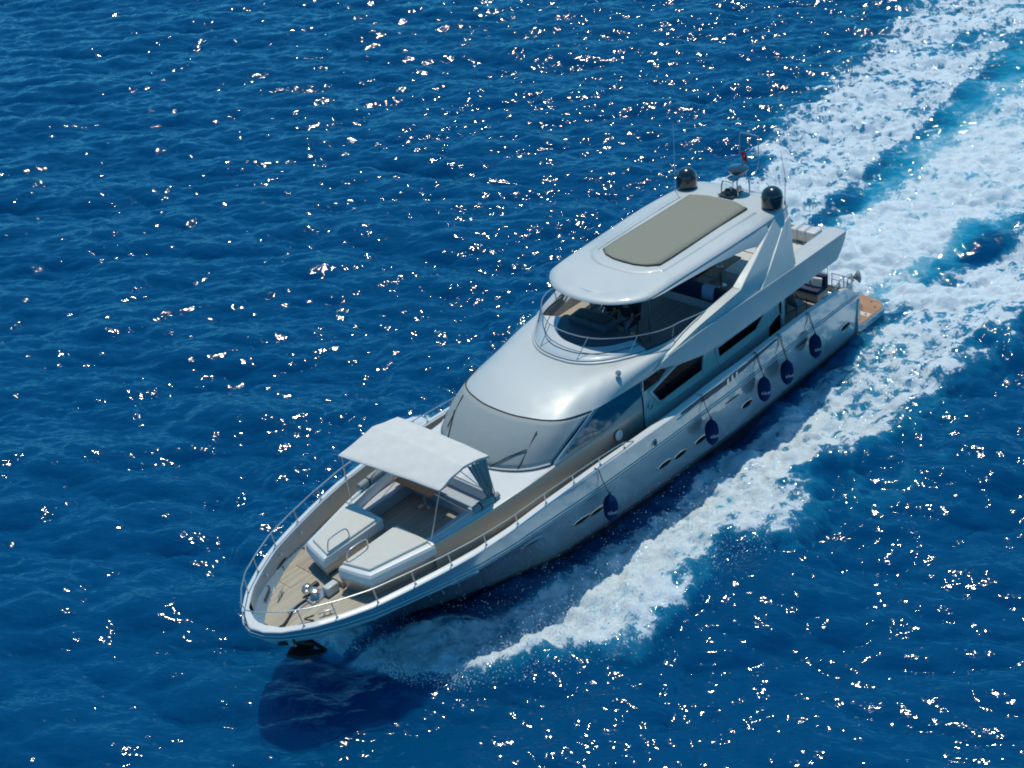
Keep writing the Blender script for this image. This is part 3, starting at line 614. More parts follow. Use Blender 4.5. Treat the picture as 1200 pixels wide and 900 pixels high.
for s in (1, -1):
    fl.extrude([(0.35, 0.02, 0.10), (0.12, s * 0.20, -0.05), (-0.20, s * 0.42, -0.10), (-0.42, s * 0.30, -0.22), (-0.30, 0.02, -0.25)], (0.02, 0.0, -0.07))
fk = fl.build('fluke', M_ANCHOR, anc, bevel=0.015)
MB().tube([(-0.30, 0, -0.16), (0.05, 0.0, 0.16), (0.42, -0.05, 0.38)], [0.06, 0.05, 0.04], 8).build('shank', M_ANCHOR, anc)
MB().tube([(-0.34, -0.38, -0.14), (-0.34, 0.38, -0.14)], 0.04, 8).build('stock', M_ANCHOR, anc)

# ---------------------------------------------------------------- cockpit table, bolsters and canopy on the foredeck
tbl = empty('cockpit_table', (19.1, -0.62, 2.54)); tag(tbl, 'varnished reddish wooden table standing under the white foredeck canopy', 'table')
MB().prism([(-0.38, -0.80), (0.22, -0.86), (0.30, -0.80), (0.30, 0.66), (0.22, 0.74), (-0.38, 0.74)], 0.72, 0.765).build('tabletop', M_WOOD, tbl, bevel=0.015)
MB().lathe([(0.24, 0), (0.24, 0.02), (0.07, 0.05), (0.055, 0.10), (0.055, 0.72)], (-0.02, 0.08, 0), 20).build('pedestal', M_CHROME, tbl)
for s, nm, x0, x1 in ((-1, 'starboard', 18.9, 20.45), (1, 'port', 18.35, 19.35)):
    b_ = empty('rolled_bolster', ((x0 + x1) / 2, s * (ty(19.5) - 0.18), tz(19.5) + 0.14)); L_ = (x1 - x0) / 2
    tag(b_, 'grey rolled side curtain lying along the %s coaming of the foredeck well' % nm, 'rolled curtain')
    MB().lathe([(0.02, -L_), (0.10, -L_ + 0.03), (0.125, -L_ * 0.5), (0.12, L_ * 0.4), (0.10, L_ - 0.03), (0.02, L_)], (0, 0, 0), 14, (1, -0.08 * s, 0)).build('fabric_roll', M_COVER, b_)
    for k in (-.5, .5): MB().lathe([(0.130, -0.02), (0.130, 0.02)], (L_ * k, -0.08 * s * L_ * k, 0), 14, (1, -0.08 * s, 0)).build('strap', M_ROPE, b_)
can = empty('foredeck_canopy', (19.6, 0, 3.4)); tag(can, 'white fabric sun canopy on steel poles over the foredeck seating well', 'canopy')
def cz(x, y):  # height of the canvas
    base = np.interp(x, [18.55, 18.9, 19.5, 20.68], [4.93, 5.03, 5.13, 4.92]); return float(base) - 0.03 * (abs(y) / 1.85) ** 2.5 - 0.02 * math.sin((x - 18.6) * 3.0) * (1 - (y / 1.85) ** 2)
cvrows = []
for x in np.concatenate([np.linspace(18.5, 19.47, 10), [19.5], np.linspace(19.53, 20.68, 12)]):
    wv = 1.84 - 0.03 * math.sin((x - 18.5) / 1.03 * math.pi) ** 2
    cvrows.append([(x - 19.6, -wv, cz(x, wv) - 0.07 - 3.4)] + [(x - 19.6 + 0.02 * math.cos(y * 4) * 0, y, cz(x, y) - 3.4 + 0.006 * math.sin(9 * x + 5 * y)) for y in np.linspace(-wv, wv, 25)] + [(x - 19.6, wv, cz(x, wv) - 0.07 - 3.4)])
cvrows = [[(p[0] - 0.11 * p[1] * max(0, p[0] + 0.1) / 1.18, p[1], p[2]) for p in r] for r in cvrows]
cvrows = [[(p[0] - 0.02, p[1], p[2] - 0.09) for p in cvrows[0]]] + cvrows + [[(p[0] + 0.008, p[1], p[2] - 0.02) for p in cvrows[-1]]]
MB().loft(cvrows).build('canvas_roof', M_CANVAS, can, solid=0.012, smooth=60)
for (x, xb) in ((20.62, 20.75), (19.5, 19.1), (18.58, 18.45)):
    kx = 0.11 * max(0, x - 19.5) / 1.18; fr = MB().tube([(x - 19.6 - kx * y, y, cz(x, y) - (3.46 if abs(y) > 1.75 else 3.435)) for y in np.linspace(-1.8, 1.8, 11)], 0.018, 7)
    fr.build('roof_bow', M_CHROME, can)
for s in (1, -1):
    MB().tube([(1.02 - 0.19 * s, s * 1.80, 1.46), (1.28, s * 1.66, 0.0)], 0.016, 7).build('pole', M_CHROME, can)
    MB().tube([(-0.98, s * 1.80, 1.46), (-1.12, s * 1.90, 0.02)], 0.018, 7).build('pole', M_CHROME, can)
    MB().tube([(0.0, s * 1.80, 1.62), (-1.05, s * 1.88, 0.10)], 0.014, 7).build('brace', M_CHROME, can)
    MB().tube([(1.0, s * 1.80, 1.42), (-0.15, s * 1.86, 0.08)], 0.012, 7).build('brace', M_CHROME, can)
    MB().tube([(1.28, s * 1.66, 0.02), (-0.2, s * 1.80, 0.10), (-1.1, s * 1.9, 0.05)], 0.020, 7).build('coaming_rail', M_CHROME, can)
MB().add([(1.20, 1.70, 0.14), (-1.0, 1.88, 0.14), (-0.95, 1.82, 1.40), (0.80, 1.82, 1.38)], [(0, 1, 2, 3)]).build('clear_panel', M_CLEAR, can)
# gathered curtain in the aft port corner
for s in (1,):
    rws = []
    for t in np.linspace(0, 1, 10):
        row = []
        for k in range(15):
            u = k / 14; xx = -1.02 + 0.75 * u * (1 - 0.78 * t) + 0.0; yy = s * (1.82 + 0.045 * math.sin(k * 2.3 + 2 * t) + 0.06 * t); zz = 1.45 - 1.38 * t + 0.12 * u * (1 - t)
            row.append((xx, yy, zz))
        rws.append(row)
    MB().loft(rws).build('side_curtain', M_COVER, can, solid=0.008, smooth=80)
    MB().loft([[(-1.02 + 0.0, s * 1.80 - s * 3.6 * u, 1.45 - 1.40 * t) if False else (-1.0 - 0.10 * t, s * 1.80 - s * 0.55 * u * (1 - 0.7 * t), 1.45 - 1.35 * t + 0.04 * math.sin(u * 20)) for u in np.linspace(0, 1, 12)] for t in np.linspace(0, 1, 8)]).build('side_curtain', M_COVER, can, solid=0.008, smooth=80)

# ================================================================ superstructure
def mirrored(rows): return MB().loft(rows).loft(mir(rows))
# lower saloon walls
wr = [[(x, 2.52 + 0.02, deckz(x) - 0.05), (x, 2.50, 2.7), (x, 2.45, 3.3), (x, 2.44, 4.06)] for x in np.linspace(4.6, 12.32, 20)]
dh = mirrored(wr)
for s in (1, -1):   # forward piece up to the roof edge under the side glass
    dh.loft([[(x, s * (ty(x) - 0.01), tz(x) - 0.03), (x, s * (ty(x) - 0.05), float(np.interp(x, [12.3, 14.4, 16.35], [4.36, 4.42, 3.62])))] for x in np.linspace(12.3, 16.35, 12)])
    # rounded aft corner to the bulkhead
    dh.loft([[(4.6 - 0.75 * math.sin(a), s * (2.54 - 0.85 * (1 - math.cos(a)) - 0.35 * math.sin(a) * 0), z_) for z_ in (1.58, 2.7, 3.3, 4.06)] for a in np.linspace(0, math.pi / 2, 8)])
dh.loft([[(3.85, -1.69, z_), (3.85, 1.69, z_)] for z_ in (1.58, 4.06)])
deckhouse = dh.build('deckhouse', M_GEL, yacht, smooth=40)
# dark glass sliding doors in the aft bulkhead
MB().box(3.80, 3.845, -1.5, 1.5, 1.65, 3.7).build('saloon_door', M_GLASSK, yacht)
def side_window(poly, y, frame=0.07, out=0.05, name='saloon_window', fm=None, pane=None, tilt=0.0, slab=True):
    """poly: (x,z) outline on the port side"""
    c = np.mean(np.array(poly), 0); f = lambda p: y + tilt * (p[1] - 3.3)
    P = np.array(poly); n_ = len(P)
    def off(d):  # move each edge outward by d
        res = []
        A = 0.5 * sum(P[i][0] * P[(i + 1) % n_][1] - P[(i + 1) % n_][0] * P[i][1] for i in range(n_)); sg_ = 1 if A > 0 else -1
        for i in range(n_):
            a, b_, c_ = P[i - 1], P[i], P[(i + 1) % n_]
            e1 = (b_ - a) / np.linalg.norm(b_ - a); e2 = (c_ - b_) / np.linalg.norm(c_ - b_)
            n1_ = np.array([e1[1], -e1[0]]) * sg_; n2_ = np.array([e2[1], -e2[0]]) * sg_; m_ = n1_ + n2_; m_ /= max(0.4, np.dot(m_, m_) / 2)
            res.append(b_ + m_ * d)
        return res
    rg = lambda d, o: [(p[0], f(p) + o, p[1]) for p in off(d)]
    fr = MB().loft([rg(frame + 0.02, -0.02), rg(frame, out), rg(0.015, out + 0.006), rg(0.0, 0.012)], closed=True).build(name, fm or M_GEL, yacht, smooth=20, bevel=0.006)
    MB().loft([rg(0.004, -0.01), rg(0.004, 0.014)], closed=True, caps=True).build('pane', pane or M_GLASSK, fr)
    return fr
side_window([(8.33, 3.52), (5.60, 3.52), (6.30, 2.98), (6.5, 2.92), (8.2, 2.88)], 2.45, 0.10, 0.05)
side_window([(11.86, 3.72), (10.6, 3.98), (9.1, 3.98), (9.25, 2.90), (11.0, 2.98), (11.5, 3.2)], 2.45, 0.10, 0.06)
side_window([(12.25, 4.28), (11.25, 4.30), (11.08, 4.1), (11.5, 3.92), (12.25, 3.9)], 2.46, 0.015, 0.01)
side_window([(5.35, 2.9), (4.75, 3.1), (4.62, 3.0), (4.62, 2.2), (5.38, 2.3)], 2.50, 0.04, 0.03)
# long side glass ahead of the door, and the diagonal pillar
gp = [(14.42, 4.36), (12.36, 4.31), (12.30, 3.82), (14.2, 3.50), (16.0, 3.56), (16.25, 3.63)]
sgb = MB().extrude([(p[0], ty(p[0]) + 0.004 - 0.05 * (p[1] - 3.5) / 0.9, p[1]) for p in gp], (0, 0.02, 0)).build('side_glass', M_GLASST, yacht)
MB().extrude([(16.42, ty(16.4) - 0.02, 3.56), (16.25, ty(16.2) - 0.02, 3.53), (14.28, ty(14.3) - 0.05, 4.42), (14.50, ty(14.5) - 0.06, 4.46)], (0, 0.06, 0)).build('screen_pillar', M_HULL, yacht, bevel=0.01)
MB().extrude([(12.33, 2.50, 2.3), (12.36, 2.50, 2.3), (12.35, 2.465, 3.8), (12.31, 2.465, 3.8)], (0, 0.012, 0)).build('side_door_seam', M_DARKF, yacht)
MB().lathe([(0.16, 0), (0.17, 0.02), (0.1, 0.03)], (13.6, 2.475, 3.06), 20, (0, 1, 0.15)).build('wall_light', M_WHITE, yacht)
MB().lathe([(0.10, 0), (0.11, 0.02), (0.08, 0.03)], (12.0, 2.49, 3.28), 16, (0, 1, 0.1)).build('wall_light', M_CHROME, yacht)
# ---- windscreen cover and roof: one half is described, the other mirrored
Bc = [(17.62, 0, 3.50), (17.58, 0.5, 3.50), (17.45, 1.0, 3.50), (17.20, 1.5, 3.50), (16.85, 1.9, 3.50), (16.40, 2.20, 3.51)]
Tc = [(16.15, 0, 4.50), (16.12, 0.55, 4.50), (16.0, 1.05, 4.495), (15.78, 1.6, 4.48), (15.4, 2.02, 4.46), (14.55, 2.34, 4.40)]
B_ = spline(Bc, 5); T_ = spline(Tc, 5)
def scr(off=0.0, k0=0, k1=None):
    rows = []
    for t in np.linspace(0, 1, 9):
        row = []
        for b_, c_ in zip(B_, T_):
            p = np.array(b_) * (1 - t) + np.array(c_) * t; bow_ = 0.10 * math.sin(t * math.pi); p = p + np.array([bow_ * 0.55 + off * .55, 0.35 * bow_ * (b_[1] / 2.2), bow_ * 0.75 + off * .8]); row.append(tuple(p))
        rows.append([(q_[0], -q_[1], q_[2]) for q_ in reversed(row[1:])] + row)
    return rows
MB().loft(scr()).build('windscreen', M_GLASSK, yacht, smooth=60)
MB().loft(scr(0.02)).build('windscreen_cover', M_COVER, yacht, smooth=60, solid=0.01)
ed = scr(0.03); MB().tube(ed[-1], 0.018, 6).build('cover_edging', M_BLACK, yacht)
MB().tube([(p[0] + .02, p[1], p[2] + .01) for p in ed[0]], 0.025, 6).build('screen_base_trim', M_WHITE, yacht)
def wiper(y0, x0, top, bot, arm):
    wp = MB().tube([arm, ((arm[0] + (top[0] + bot[0]) / 2) / 2, (arm[1] + (top[1] + bot[1]) / 2) / 2, (arm[2] + (top[2] + bot[2]) / 2) / 2 + 0.06), tuple((np.array(top) + np.array(bot)) / 2 + np.array([0.03, 0, 0.04]))], 0.016, 6).build('wiper', M_BLACK, yacht)
    MB().tube([top, bot], 0.016, 6).build('wiper_blade', M_RUBBER, wp)
def on_scr(t, y, o=0.07):
    rows = scr(o); k = int(round(t * 8)); r = rows[k]; i = int(np.argmin([abs(p[1] - y) for p in r])); return r[i]
wiper(0, 0, on_scr(0.75, 1.55), on_scr(0.0, 1.62), on_scr(0.0, 0.85)); wiper(0, 0, on_scr(0.88, -1.6), on_scr(0.30, -1.45), on_scr(0.0, -1.1))
# roof dome
TF = T_ + spline([(14.55, 2.34, 4.40), (13.4, 2.42, 4.36), (12.3, 2.47, 4.33), (11.2, 2.50, 4.30), (10.2, 2.5, 4.28)], 4)[1:]
FF = spline([(13.42, 0, 4.90), (13.35, 0.6, 4.90), (13.08, 1.15, 4.90), (12.62, 1.62, 4.90), (12.05, 1.98, 4.90), (11.5, 2.22, 4.90), (10.9, 2.38, 4.90), (10.2, 2.42, 4.90)], 4)
def resample(P, n):
    P = np.array(P); d = np.r_[0, np.cumsum(np.linalg.norm(np.diff(P, axis=0), axis=1))]; t = np.linspace(0, d[-1], n); return np.stack([np.interp(t, d, P[:, i]) for i in range(3)], -1)
nF = 44; A_ = resample(TF, nF); G_ = resample(FF, nF)
rr = []
for t in np.linspace(0, 1, 12):
    row = []
    for i in range(nF):
        side = sst(0.35, 0.62, i / nF)
        a, g = A_[i], G_[i]; hz = sst(0, 1, t)
        p = a * (1 - t) + g * t
        zf = a[2] + (g[2] - a[2]) * (math.sin(t * math.pi / 2) ** (1.0 - 0.25 * side))
        outy = 0.16 * side * math.sin(t * math.pi) 
        row.append((p[0] + 0.12 * math.sin(t * math.pi) * (1 - side), p[1] + outy * (1 if a[1] > .1 else 0), zf + 0.05 * math.sin(t * math.pi) * (1 - side)))
    rr.append(row)
rr2 = [[(p[0], -p[1], p[2]) for p in reversed(r[1:])] + r for r in rr]
MB().loft(rr2).build('forward_roof', M_GEL, yacht, smooth=60)
FL = [tuple(p) for p in G_]; FL2 = [(p[0], -p[1], p[2]) for p in reversed(FL[1:])] + FL
# raised base ring of the fly screen
MB().tube([(p[0] + 0.0, p[1], p[2] + 0.02) for p in FL2], 0.05, 8).build('screen_base', M_GEL, yacht)
MB().tube([(p[0] - 0.05, p[1] * 0.985, p[2] + 0.075) for p in FL2], 0.022, 6).build('screen_gasket', M_BLACK, yacht)
# cowl inside the screen
def inn(d, z): 
    out = []
    for p in FL2:
        f = 1 - d / 2.6; out.append((11.0 + (p[0] - 11.0) * (1 - d / 2.4) if p[0] > 11 else p[0], p[1] * f, z))
    return out
k0 = [i for i, p in enumerate(FL2) if p[0] > 11.6]; sl_ = slice(k0[0], k0[-1] + 1)
MB().loft([inn(0.0, 4.93)[sl_], inn(0.05, 5.0)[sl_], inn(0.4, 5.02)[sl_], inn(0.85, 5.03)[sl_]]).build('dash_cowl', M_WHITE, yacht, smooth=60)
MB().tube([(p[0], p[1], p[2] + 0.005) for p in inn(0.42, 5.03)[sl_]], 0.012, 5).build('cowl_seam', M_DASH, yacht)
dd = inn(0.85, 5.03)[sl_]; n_d = len(dd)
dback = [(11.15 - 0.0, y, 5.02) for y in np.linspace(dd[0][1] * 0.95, dd[-1][1] * 0.95, n_d)]
MB().loft([dd, [((a[0] + b_[0]) / 2, (a[1] + b_[1]) / 2, 5.06) for a, b_ in zip(dd, dback)], dback, [(p[0] - 0.02, p[1], 4.1) for p in dback]]).build('dashboard', M_DASH, yacht, smooth=40)
# helm console hump
hc = MB().prism([(11.55, -1.1), (11.55, 0.45), (10.85, 0.50), (10.75, 0.3), (10.75, -1.0), (10.85, -1.15)], 4.1, 5.22, 0.03).build('helm_console', M_DASH, yacht, bevel=0.06, seg=3)
MB().extrude([(10.9, -0.95, 5.225), (10.9, 0.3, 5.225), (11.35, 0.3, 5.232), (11.35, -0.95, 5.232)], (0, 0, 0.01)).build('instrument_panel', M_DARKF, hc)
wh = MB().tube([(10.66 + 0.06 * math.sin(a), -0.35 + 0.19 * math.cos(a), 4.98 + 0.18 * math.sin(a)) for a in np.linspace(0, 2 * math.pi, 20)[:-1]], 0.016, 6, closed=True)
for a in (0.5, 2.6, 4.7): wh.tube([(10.70, -0.35, 4.98), (10.66 + 0.06 * math.sin(a), -0.35 + 0.19 * math.cos(a), 4.98 + 0.18 * math.sin(a))], 0.01, 5)
wh.build('steering_wheel', M_BLACK, hc)
# fly screen glass: leans back and out
gt = []
for p in FL2:
    k = sst(9.9, 11.4, p[0]); gt.append((p[0] - 0.62 * sst(10.6, 13.4, p[0]) - 0.06, p[1] * 0.995 + math.copysign(0.06, p[1]) * (abs(p[1]) > 0.8), p[2] + 0.10 + 0.50 * float(np.interp(p[0], [10.2, 11.0, 12], [0.80, 0.95, 1.0]))))
gb = [(p[0] - 0.05, p[1] * 0.985, p[2] + 0.08) for p in FL2]
ext = [(9.6, 2.52, 5.08), (8.9, 2.52, 5.14)]; extt = [(9.5, 2.56, 5.34), (8.8, 2.55, 5.22)]
gb = [(p[0], -p[1], p[2]) for p in reversed(ext)] + gb + ext; gt = [(p[0], -p[1], p[2]) for p in reversed(extt)] + gt + extt
fs = MB().loft([gb, [tuple((np.array(a) + np.array(b_)) / 2 + np.array([0.02, 0, 0])) for a, b_ in zip(gb, gt)], gt]).build('fly_screen', M_CLEAR, yacht, smooth=80)
MB().tube(gt, 0.018, 6).build('top_rail', M_CHROME, fs)
for i in np.linspace(6, len(gb) - 7, 6).astype(int):
    MB().tube([gb[i], gt[i]], 0.015, 6).build('mullion', M_CHROME, fs)
# small chrome horn light on the roof side
MB().lathe([(0.05, 0), (0.05, 0.1), (0.09, 0.12), (0.09, 0.2), (0.05, 0.23)], (13.1, 2.22, 4.78), 14).build('navigation_light', M_CHROME, yacht)
# ---- fly deck slab
ds = []
for x, y in ((0.75, 2.2), (1.2, 2.7), (3, 2.85), (8, 2.8), (10, 2.6), (11.2, 2.42), (12.2, 2.0)): ds.append((x, y))
poly = ds + [(x, -y) for x, y in reversed(ds)]
MB().prism(poly, 3.99, 4.06).build('fly_deck_slab', M_GEL, yacht, bevel=0.01)
ins = [(4.6, 2.3), (7, 2.26), (10, 2.25), (11.2, 2.1), (11.9, 1.6)]; poly = ins + [(x, -y) for x, y in reversed(ins)]
MB().prism(poly, 4.06, 4.085).build('fly_deck_teak', M_TEAKF, yacht)
ins = [(0.8, 2.3), (4.55, 2.3)]; poly = ins + [(x, -y) for x, y in reversed(ins)]
MB().prism(poly, 4.06, 4.085).build('aft_fly_deck', M_CUSH, yacht)
for s in (1,): MB().box(2.9, 2.93, -2.2, 2.25, 4.086, 4.10).build('deck_seam', M_DASH, yacht)
MB().box(0.62, 0.78, -2.3, 2.3, 4.0, 4.42).build('aft_fly_coaming', M_GEL, yacht, bevel=0.04)
# ---- flybridge wings with the coaming
W = [ # x, yo, zb, zt, ys, zs, yi, strip width
 (11.78, 2.54, 4.42, 4.445, 2.52, 4.455, 2.40, 0.06), (11.5, 2.62, 4.38, 4.60, 2.58, 4.61, 2.36, 0.12), (11.2, 2.70, 4.33, 4.74, 2.65, 4.755, 2.34, 0.20), (10.7, 2.80, 4.22, 4.83, 2.74, 4.90, 2.32, 0.26), (10.2, 2.84, 4.12, 4.89, 2.78, 5.02, 2.30, 0.29), (9.7, 2.88, 4.04, 4.94, 2.82, 5.14, 2.30, 0.30),
 (8.65, 2.94, 4.01, 4.965, 2.87, 5.28, 2.28, 0.31), (7.5, 2.99, 4.0, 4.97, 2.88, 5.40, 2.28, 0.30), (7.2, 3.00, 4.0, 4.965, 2.88, 5.36, 2.28, 0.30), (6.6, 3.01, 4.0, 4.96, 2.90, 5.02, 2.28, 0.3), (6.0, 3.02, 4.0, 4.95, 2.90, 4.975, 2.30, 0.3), (4.4, 3.03, 4.0, 4.93, 2.90, 4.955, 2.34, 0.3), (3.0, 3.03, 4.0, 4.91, 2.90, 4.94, 2.36, 0.3), (1.78, 3.03, 4.0, 4.89, 2.90, 4.92, 2.34, .3), (1.5, 3.03, 4.25, 4.885, 2.90, 4.915, 2.33, .3), (1.28, 3.03, 4.55, 4.88, 2.90, 4.91, 2.32, .3), (1.18, 3.02, 4.80, 4.87, 2.90, 4.90, 2.32, .3)]
def wing(s):
    rows = []
    for (x, yo, zb, zt, ys, zs, yi, sw) in W:
        zin = max(4.05, zb)
        rows.append([(x, s * p[0], p[1]) for p in ((yi, zb + 0.002), (yo - min(.16, (yo - yi) * .5), zb), (yo - 0.015, zb + 0.015), (yo, zt), (yo - 0.04, zt + 0.008), (ys, zs), (ys - sw, zs + 0.02), (max(yi + .01, ys - sw - 0.03) if zs > 4.97 or x > 10 else yi + 0.02, zs - 0.01 if zs < 4.97 and x < 10 else max(zb + .03, zs - 0.12)), (yi, zs - 0.03 if zs < 4.97 and x < 10 else max(zb + .02, zs - 0.25)))])
    return MB().loft(rows, closed=True, caps=True).build('flybridge_wing', M_GEL, yacht, smooth=28, bevel=0.008)
wing(1); wing(-1)
st = MB()
st.tube([(w_[0], w_[1] - 0.015, w_[3] + 0.010) for w_ in W[2:]], 0.016, 5); st.build('wing_strip', M_WHITE, yacht)

# ---------------------------------------------------------------- hardtop
HT = [(12.22, 0.0), (12.18, 0.5), (12.02, 1.05), (11.72, 1.5), (11.35, 1.84), (10.9, 2.0), (9.5, 2.07), (8.0, 2.13), (6.5, 2.18), (5.2, 2.18), (4.2, 2.12), (3.3, 1.98), (3.0, 1.6), (2.9, 0.8), (2.88, 0.0)]
HTs = resample([(a, b_, 0) for a, b_ in spline([(a, b_, 0) for a, b_ in HT], 4) for _ in (0,)] if False else [(p[0], p[1], 0) for p in spline([(a, b_, 0) for a, b_ in HT], 4)], 60)
full = [(p[0], p[1]) for p in HTs] + [(p[0], -p[1]) for p in reversed(HTs[1:-1])]
def hring(sc, z, dskirt=False):
    c = (7.5, 0); out = []
    for (x, y) in full:
        out.append((c[0] + (x - c[0]) * (1 + sc / 4.6), y * (1 + sc / 2.15), z(x, y)))
    return out
ztop = lambda x: float(np.interp(x, [2.9, 6, 10, 12.2], [6.62, 6.68, 6.66, 6.52]))
zund = lambda x: float(np.interp(x, [2.9, 5.0, 6.5, 8, 10, 11.5, 12.2], [6.30, 6.28, 6.28, 6.33, 6.38, 6.42, 6.42]))
rim = lambda x: float(np.interp(x, [2.9, 6, 10, 12.2], [6.50, 6.55, 6.52, 6.46]))
rings = [hring(-0.16, lambda x, y: zund(x) + 0.02), hring(-0.05, lambda x, y: zund(x)), hring(0.0, lambda x, y: (zund(x) + rim(x)) / 2), hring(-0.01, lambda x, y: rim(x)), hring(-0.07, lambda x, y: rim(x) + 0.055), hring(-0.22, lambda x, y: rim(x) + 0.095), hring(-0.5, lambda x, y: ztop(x))]
hb_ = MB().loft(rings, closed=True)
nr = len(full); off_ = len(rings) - 1
topring = rings[-1]; botring = rings[0]
def cap_(ring_, dz):   # strip fill across the half outlines
    h_ = len(HTs); V = []; F = []; port = ring_[:h_]; stb = [ring_[0]] + [ring_[-k] for k in range(1, h_ - 1)] + [ring_[h_ - 1]]
    cols = 7
    for a, b_ in zip(port, stb):
        for k in range(cols):
            t = k / (cols - 1); V.append((a[0] * (1 - t) + b_[0] * t, a[1] * (1 - t) + b_[1] * t, a[2] * (1 - t) + b_[2] * t + dz * 4 * t * (1 - t)))
    for i in range(h_ - 1):
        for k in range(cols - 1): F.append((i * cols + k, i * cols + k + 1, (i + 1) * cols + k + 1, (i + 1) * cols + k))
    return V, F
hb_.add(*cap_(topring, 0.02)); hb_.add(*cap_(botring, 0.0))
ht = hb_.build('hardtop', M_GEL, yacht, smooth=35, weld=True)
# taupe sliding roof panel
pn = [(9.83, 0.0), (9.80, 0.45), (9.68, 0.85), (9.42, 1.16), (8.8, 1.19), (4.55, 1.19), (4.38, 0.6), (4.32, 0.0)]
pf = pn + [(x, -y) for x, y in reversed(pn[1:-1])]
V_ = []; 
MB().prism(pf, 6.55, 6.712).build('recess_border', M_BLACK, yacht)
pp = MB()
xsn = np.linspace(4.34, 9.81, 40); hw = lambda x: float(np.interp(x, [4.32, 4.38, 4.55, 8.8, 9.42, 9.68, 9.80, 9.83], [0.55, 0.62, 1.175, 1.175, 1.145, 0.84, 0.45, 0.3]))
pp.loft([[(x, y, 6.722 + 0.004 * math.sin(x * 14)) for y in np.linspace(-hw(x) + .01, hw(x) - .01, 9)] for x in xsn]); pp.build('sunroof_panel', M_TAUPE, ht, smooth=60, solid=0.012)
# raised moulding line round the panel
ml = [(10.35, 0), (10.3, 0.6), (10.1, 1.1), (9.75, 1.42), (9.2, 1.55), (4.6, 1.64)]
ml = spline([(a, b_, 0) for a, b_ in ml], 4); mlf = [(p[0], -p[1]) for p in reversed(ml[1:])] + [(p[0], p[1]) for p in ml]
MB().loft([[(x * 1.0 + 0.0, y, ztop(x) - 0.03) for x, y in mlf], [(7 + (x - 7) * 0.985, y * 0.975, ztop(x) + 0.028) for x, y in mlf], [(7 + (x - 7) * 0.93, y * 0.86, ztop(x) + 0.022) for x, y in mlf]]).build('roof_moulding', M_GEL, ht, smooth=60)
# skirts and arch legs
def leg(s):
    sec = [((7.5, 2.88, 5.405), (4.30, 2.93, 4.94), (4.15, 2.37, 4.94), (7.55, 2.58, 5.43)), ((6.98, 2.75, 5.585), (4.15, 2.72, 5.4), (4.02, 2.22, 5.4), (7.03, 2.50, 5.605)), ((6.25, 2.60, 5.83), (3.9, 2.5, 5.8), (3.8, 2.08, 5.8), (6.30, 2.42, 5.85)), ((5.44, 2.40, 6.09), (3.68, 2.30, 6.12), (3.62, 1.92, 6.12), (5.50, 2.28, 6.11)), ((4.78, 2.24, 6.30), (3.5, 2.12, 6.40), (3.5, 1.7, 6.40), (4.84, 2.15, 6.32)), ((4.35, 2.12, 6.50), (3.4, 2.0, 6.50), (3.4, 1.6, 6.50), (4.4, 2.02, 6.52))]
    low = [((7.3, 2.90, 4.97), (4.4, 2.97, 4.92), (4.2, 2.37, 4.92), (7.4, 2.60, 4.97))]
    L1 = MB().loft([[(p[0], s * p[1], p[2]) for p in q_] for q_ in low + sec], closed=True, caps=True).build('arch_leg', M_GEL, yacht, bevel=0.018, seg=2, smooth=28)
    fn = [((6.50, 3.00, 4.975), (4.5, 3.00, 4.965)), ((5.75, 2.84, 5.38), (4.25, 2.80, 5.40)), ((5.0, 2.62, 5.75), (4.0, 2.57, 5.8)), ((4.40, 2.42, 6.02), (3.75, 2.38, 6.1)), ((4.12, 2.32, 6.16), (3.6, 2.26, 6.3))]
    MB().loft([[(a_[0], s * a_[1], a_[2]), (b_[0], s * b_[1], b_[2]), (b_[0], s * (b_[1] - 0.2), b_[2]), (a_[0] + 0.05, s * (a_[1] - 0.16), a_[2] + 0.02)] for a_, b_ in fn], closed=True, caps=True).build('arch_fin', M_GEL, L1, bevel=0.012, seg=2, smooth=28)
    # roof skirt flowing into the leg
    rows = []
    for x in np.linspace(11.2, 4.9, 26):
        y0 = float(np.interp(x, [p[0] for p in reversed(HT[:-2])], [p[1] for p in reversed(HT[:-2])])) - 0.02
        zb = float(np.interp(x, [4.9, 5.7, 6.0, 6.3, 8, 10, 11.2], [6.0, 6.02, 6.10, 6.17, 6.32, 6.40, 6.43])); d = 6.5 - zb
        rows.append([(x, s * (y0 - 0.02), rim(x) - 0.02), (x, s * (y0 + 0.03), rim(x) - 0.07), (x, s * (y0 + 0.05 + d * 0.30), zb + 0.02), (x, s * (y0 + 0.02 + d * 0.30), zb), (x, s * (y0 - 0.05 + d * 0.2), zb + 0.03), (x, s * (y0 - 0.10), rim(x) - 0.10)])
    MB().loft(rows, closed=True, caps=True).build('roof_skirt', M_GEL, yacht, smooth=40)
leg(1); leg(-1)
# posts under the hardtop
for x, y in ((9.9, 0.95), (10.35, -1.12)): MB().tube([(x, y, 4.08), (x - 0.1, y, 6.42)], 0.032, 10).build('roof_post', M_CHROME, yacht)
# satellite domes on pods
for s in (1, -1):
    MB().lathe([(0.40, -0.45), (0.36, -0.2), (0.30, -0.02), (0.25, 0.0)], (3.92, s * 1.76, 6.62), 24).build('dome_pod', M_GEL, yacht)
    d_ = MB().lathe([(0.26, 0.0), (0.345, 0.04), (0.365, 0.10), (0.365, 0.36), (0.355, 0.44)] + [(0.355 * math.cos(a), 0.44 + 0.32 * math.sin(a)) for a in np.linspace(0.1, 1.5, 10)], (3.92, s * 1.76, 6.61), 36).build('satellite_dome', M_DOME, yacht, smooth=30)
    MB().lathe([(0.367, 0), (0.371, 0.012), (0.367, 0.024)], (3.92, s * 1.76, 6.99), 36).build('seam_ring', M_BLACK, d_)
